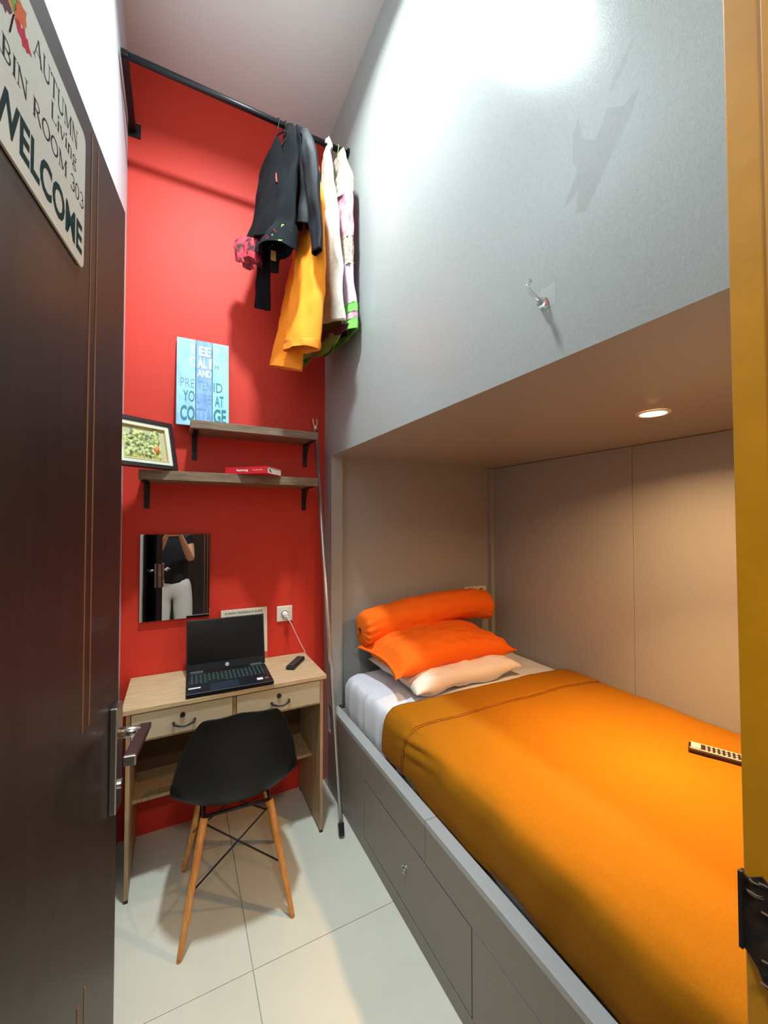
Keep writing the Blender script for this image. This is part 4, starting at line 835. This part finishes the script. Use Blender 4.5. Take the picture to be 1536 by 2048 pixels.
# head details
mb = MB(); mb.grid(lambda u, v: Vector((X0+0.086*math.sin(PI*v*0.62)*math.cos(2*PI*u), Y0-0.002+0.104*math.sin(PI*v*0.62)*math.sin(2*PI*u)-0.012, 1.545+0.112*math.cos(PI*v*0.62)+0.03*max(0, math.sin(2*PI*u))*v)), 28, 14, True)
mb.build('hair', M_hair, pr, smooth=True)
for sx in (-1, 1):
    MB().grid(lambda u, v: Vector((X0+sx*0.030+0.012*math.sin(PI*v)*math.cos(2*PI*u), Y0+0.100+0.008*math.sin(PI*v)*math.sin(2*PI*u), 1.535+0.008*math.cos(PI*v))), 14, 8, True).build('eye', mat('eye_white', (236, 234, 230), 0.2), pr, smooth=True)
    MB().grid(lambda u, v: Vector((X0+sx*0.030+0.005*math.sin(PI*v)*math.cos(2*PI*u), Y0+0.106+0.004*math.sin(PI*v)*math.sin(2*PI*u), 1.535+0.005*math.cos(PI*v))), 10, 6, True).build('iris', M_hair, pr, smooth=True)
    MB().grid(lambda u, v: Vector((X0+sx*0.082+0.010*math.sin(PI*v)*math.cos(2*PI*u), Y0+0.01+0.018*math.sin(PI*v)*math.sin(2*PI*u), 1.525+0.030*math.cos(PI*v))), 14, 10, True).build('ear', M_skin, pr, smooth=True)
    MB().tube([(X0+sx*0.016, Y0+0.112, 1.553), (X0+sx*0.032, Y0+0.110, 1.558), (X0+sx*0.046, Y0+0.100, 1.552)], 0.003, 6).build('eyebrow', M_hair, pr, smooth=True)
MB().tube([(X0, Y0+0.108, 1.545), (X0, Y0+0.122, 1.520), (X0, Y0+0.130, 1.502), (X0, Y0+0.112, 1.492)], [0.006, 0.009, 0.013, 0.008], 10).build('nose', M_skin, pr, smooth=True)
MB().tube([(X0-0.022, Y0+0.098, 1.468), (X0, Y0+0.108, 1.470), (X0+0.022, Y0+0.098, 1.468)], [0.003, 0.006, 0.003], 8).build('mouth', mat('lips', (160, 84, 78), 0.5), pr, smooth=True)
# t-shirt
V = []; E_ = []; Rr = []
a00 = addv((X0, Y0, 0.80), (0.175, 0.135)); a0 = addv((X0, Y0, 0.90), (0.175, 0.135), a00); a1 = addv((X0, Y0, 1.04), (0.172, 0.130), a0); a2 = addv((X0, Y0, 1.22), (0.188, 0.130), a1); a3 = addv((X0, Y0-0.01, 1.325), (0.115, 0.080), a2)
for sx in (-1, 1):
    s1 = addv((X0+sx*0.155, Y0-0.01, 1.318), 0.070, a3); s2 = addv((X0+sx*0.166, Y0+0.05, 1.215), 0.064, s1)
ts = skin_obj('t_shirt', V, E_, Rr, M_tee, pr, 2)
# trousers
V = []; E_ = []; Rr = []
b0 = addv((X0, Y0, 0.97), (0.150, 0.115)); b1 = addv((X0, Y0, 0.86), (0.165, 0.125), b0)
for sx in (-1, 1):
    q0 = addv((X0+sx*0.095, Y0, 0.74), 0.112, b1); q1 = addv((X0+sx*0.11, Y0+0.012, 0.46), 0.098, q0); q2 = addv((X0+sx*0.115, Y0-0.01, 0.10), 0.090, q1)
skin_obj('trousers', V, E_, Rr, M_trouser, pr, 2)
for sx in (-1, 1):
    MB().tube([(X0+sx*0.10, Y0-0.06, 0.045), (X0+sx*0.10, Y0-0.01, 0.05), (X0+sx*0.105, Y0+0.09, 0.040), (X0+sx*0.108, Y0+0.17, 0.030)], [0.030, 0.046, 0.044, 0.026], 14, flat=0.9).build('shoe', M_shoe, pr, smooth=True)
ph = thing('phone', tuple(PHc - up*0.078), 'dark phone held up in both hands by the person, seen in the mirror', 'phone')
MB().obox(PHc, right*0.037, fwd*0.0042, up*0.077).build('case', M_black, ph, bevel=0.003)
MB().obox(PHc-fwd*0.0046, right*0.034, fwd*0.0003, up*0.073).build('screen', mat('phone_screen', (30, 32, 38), 0.1), ph)
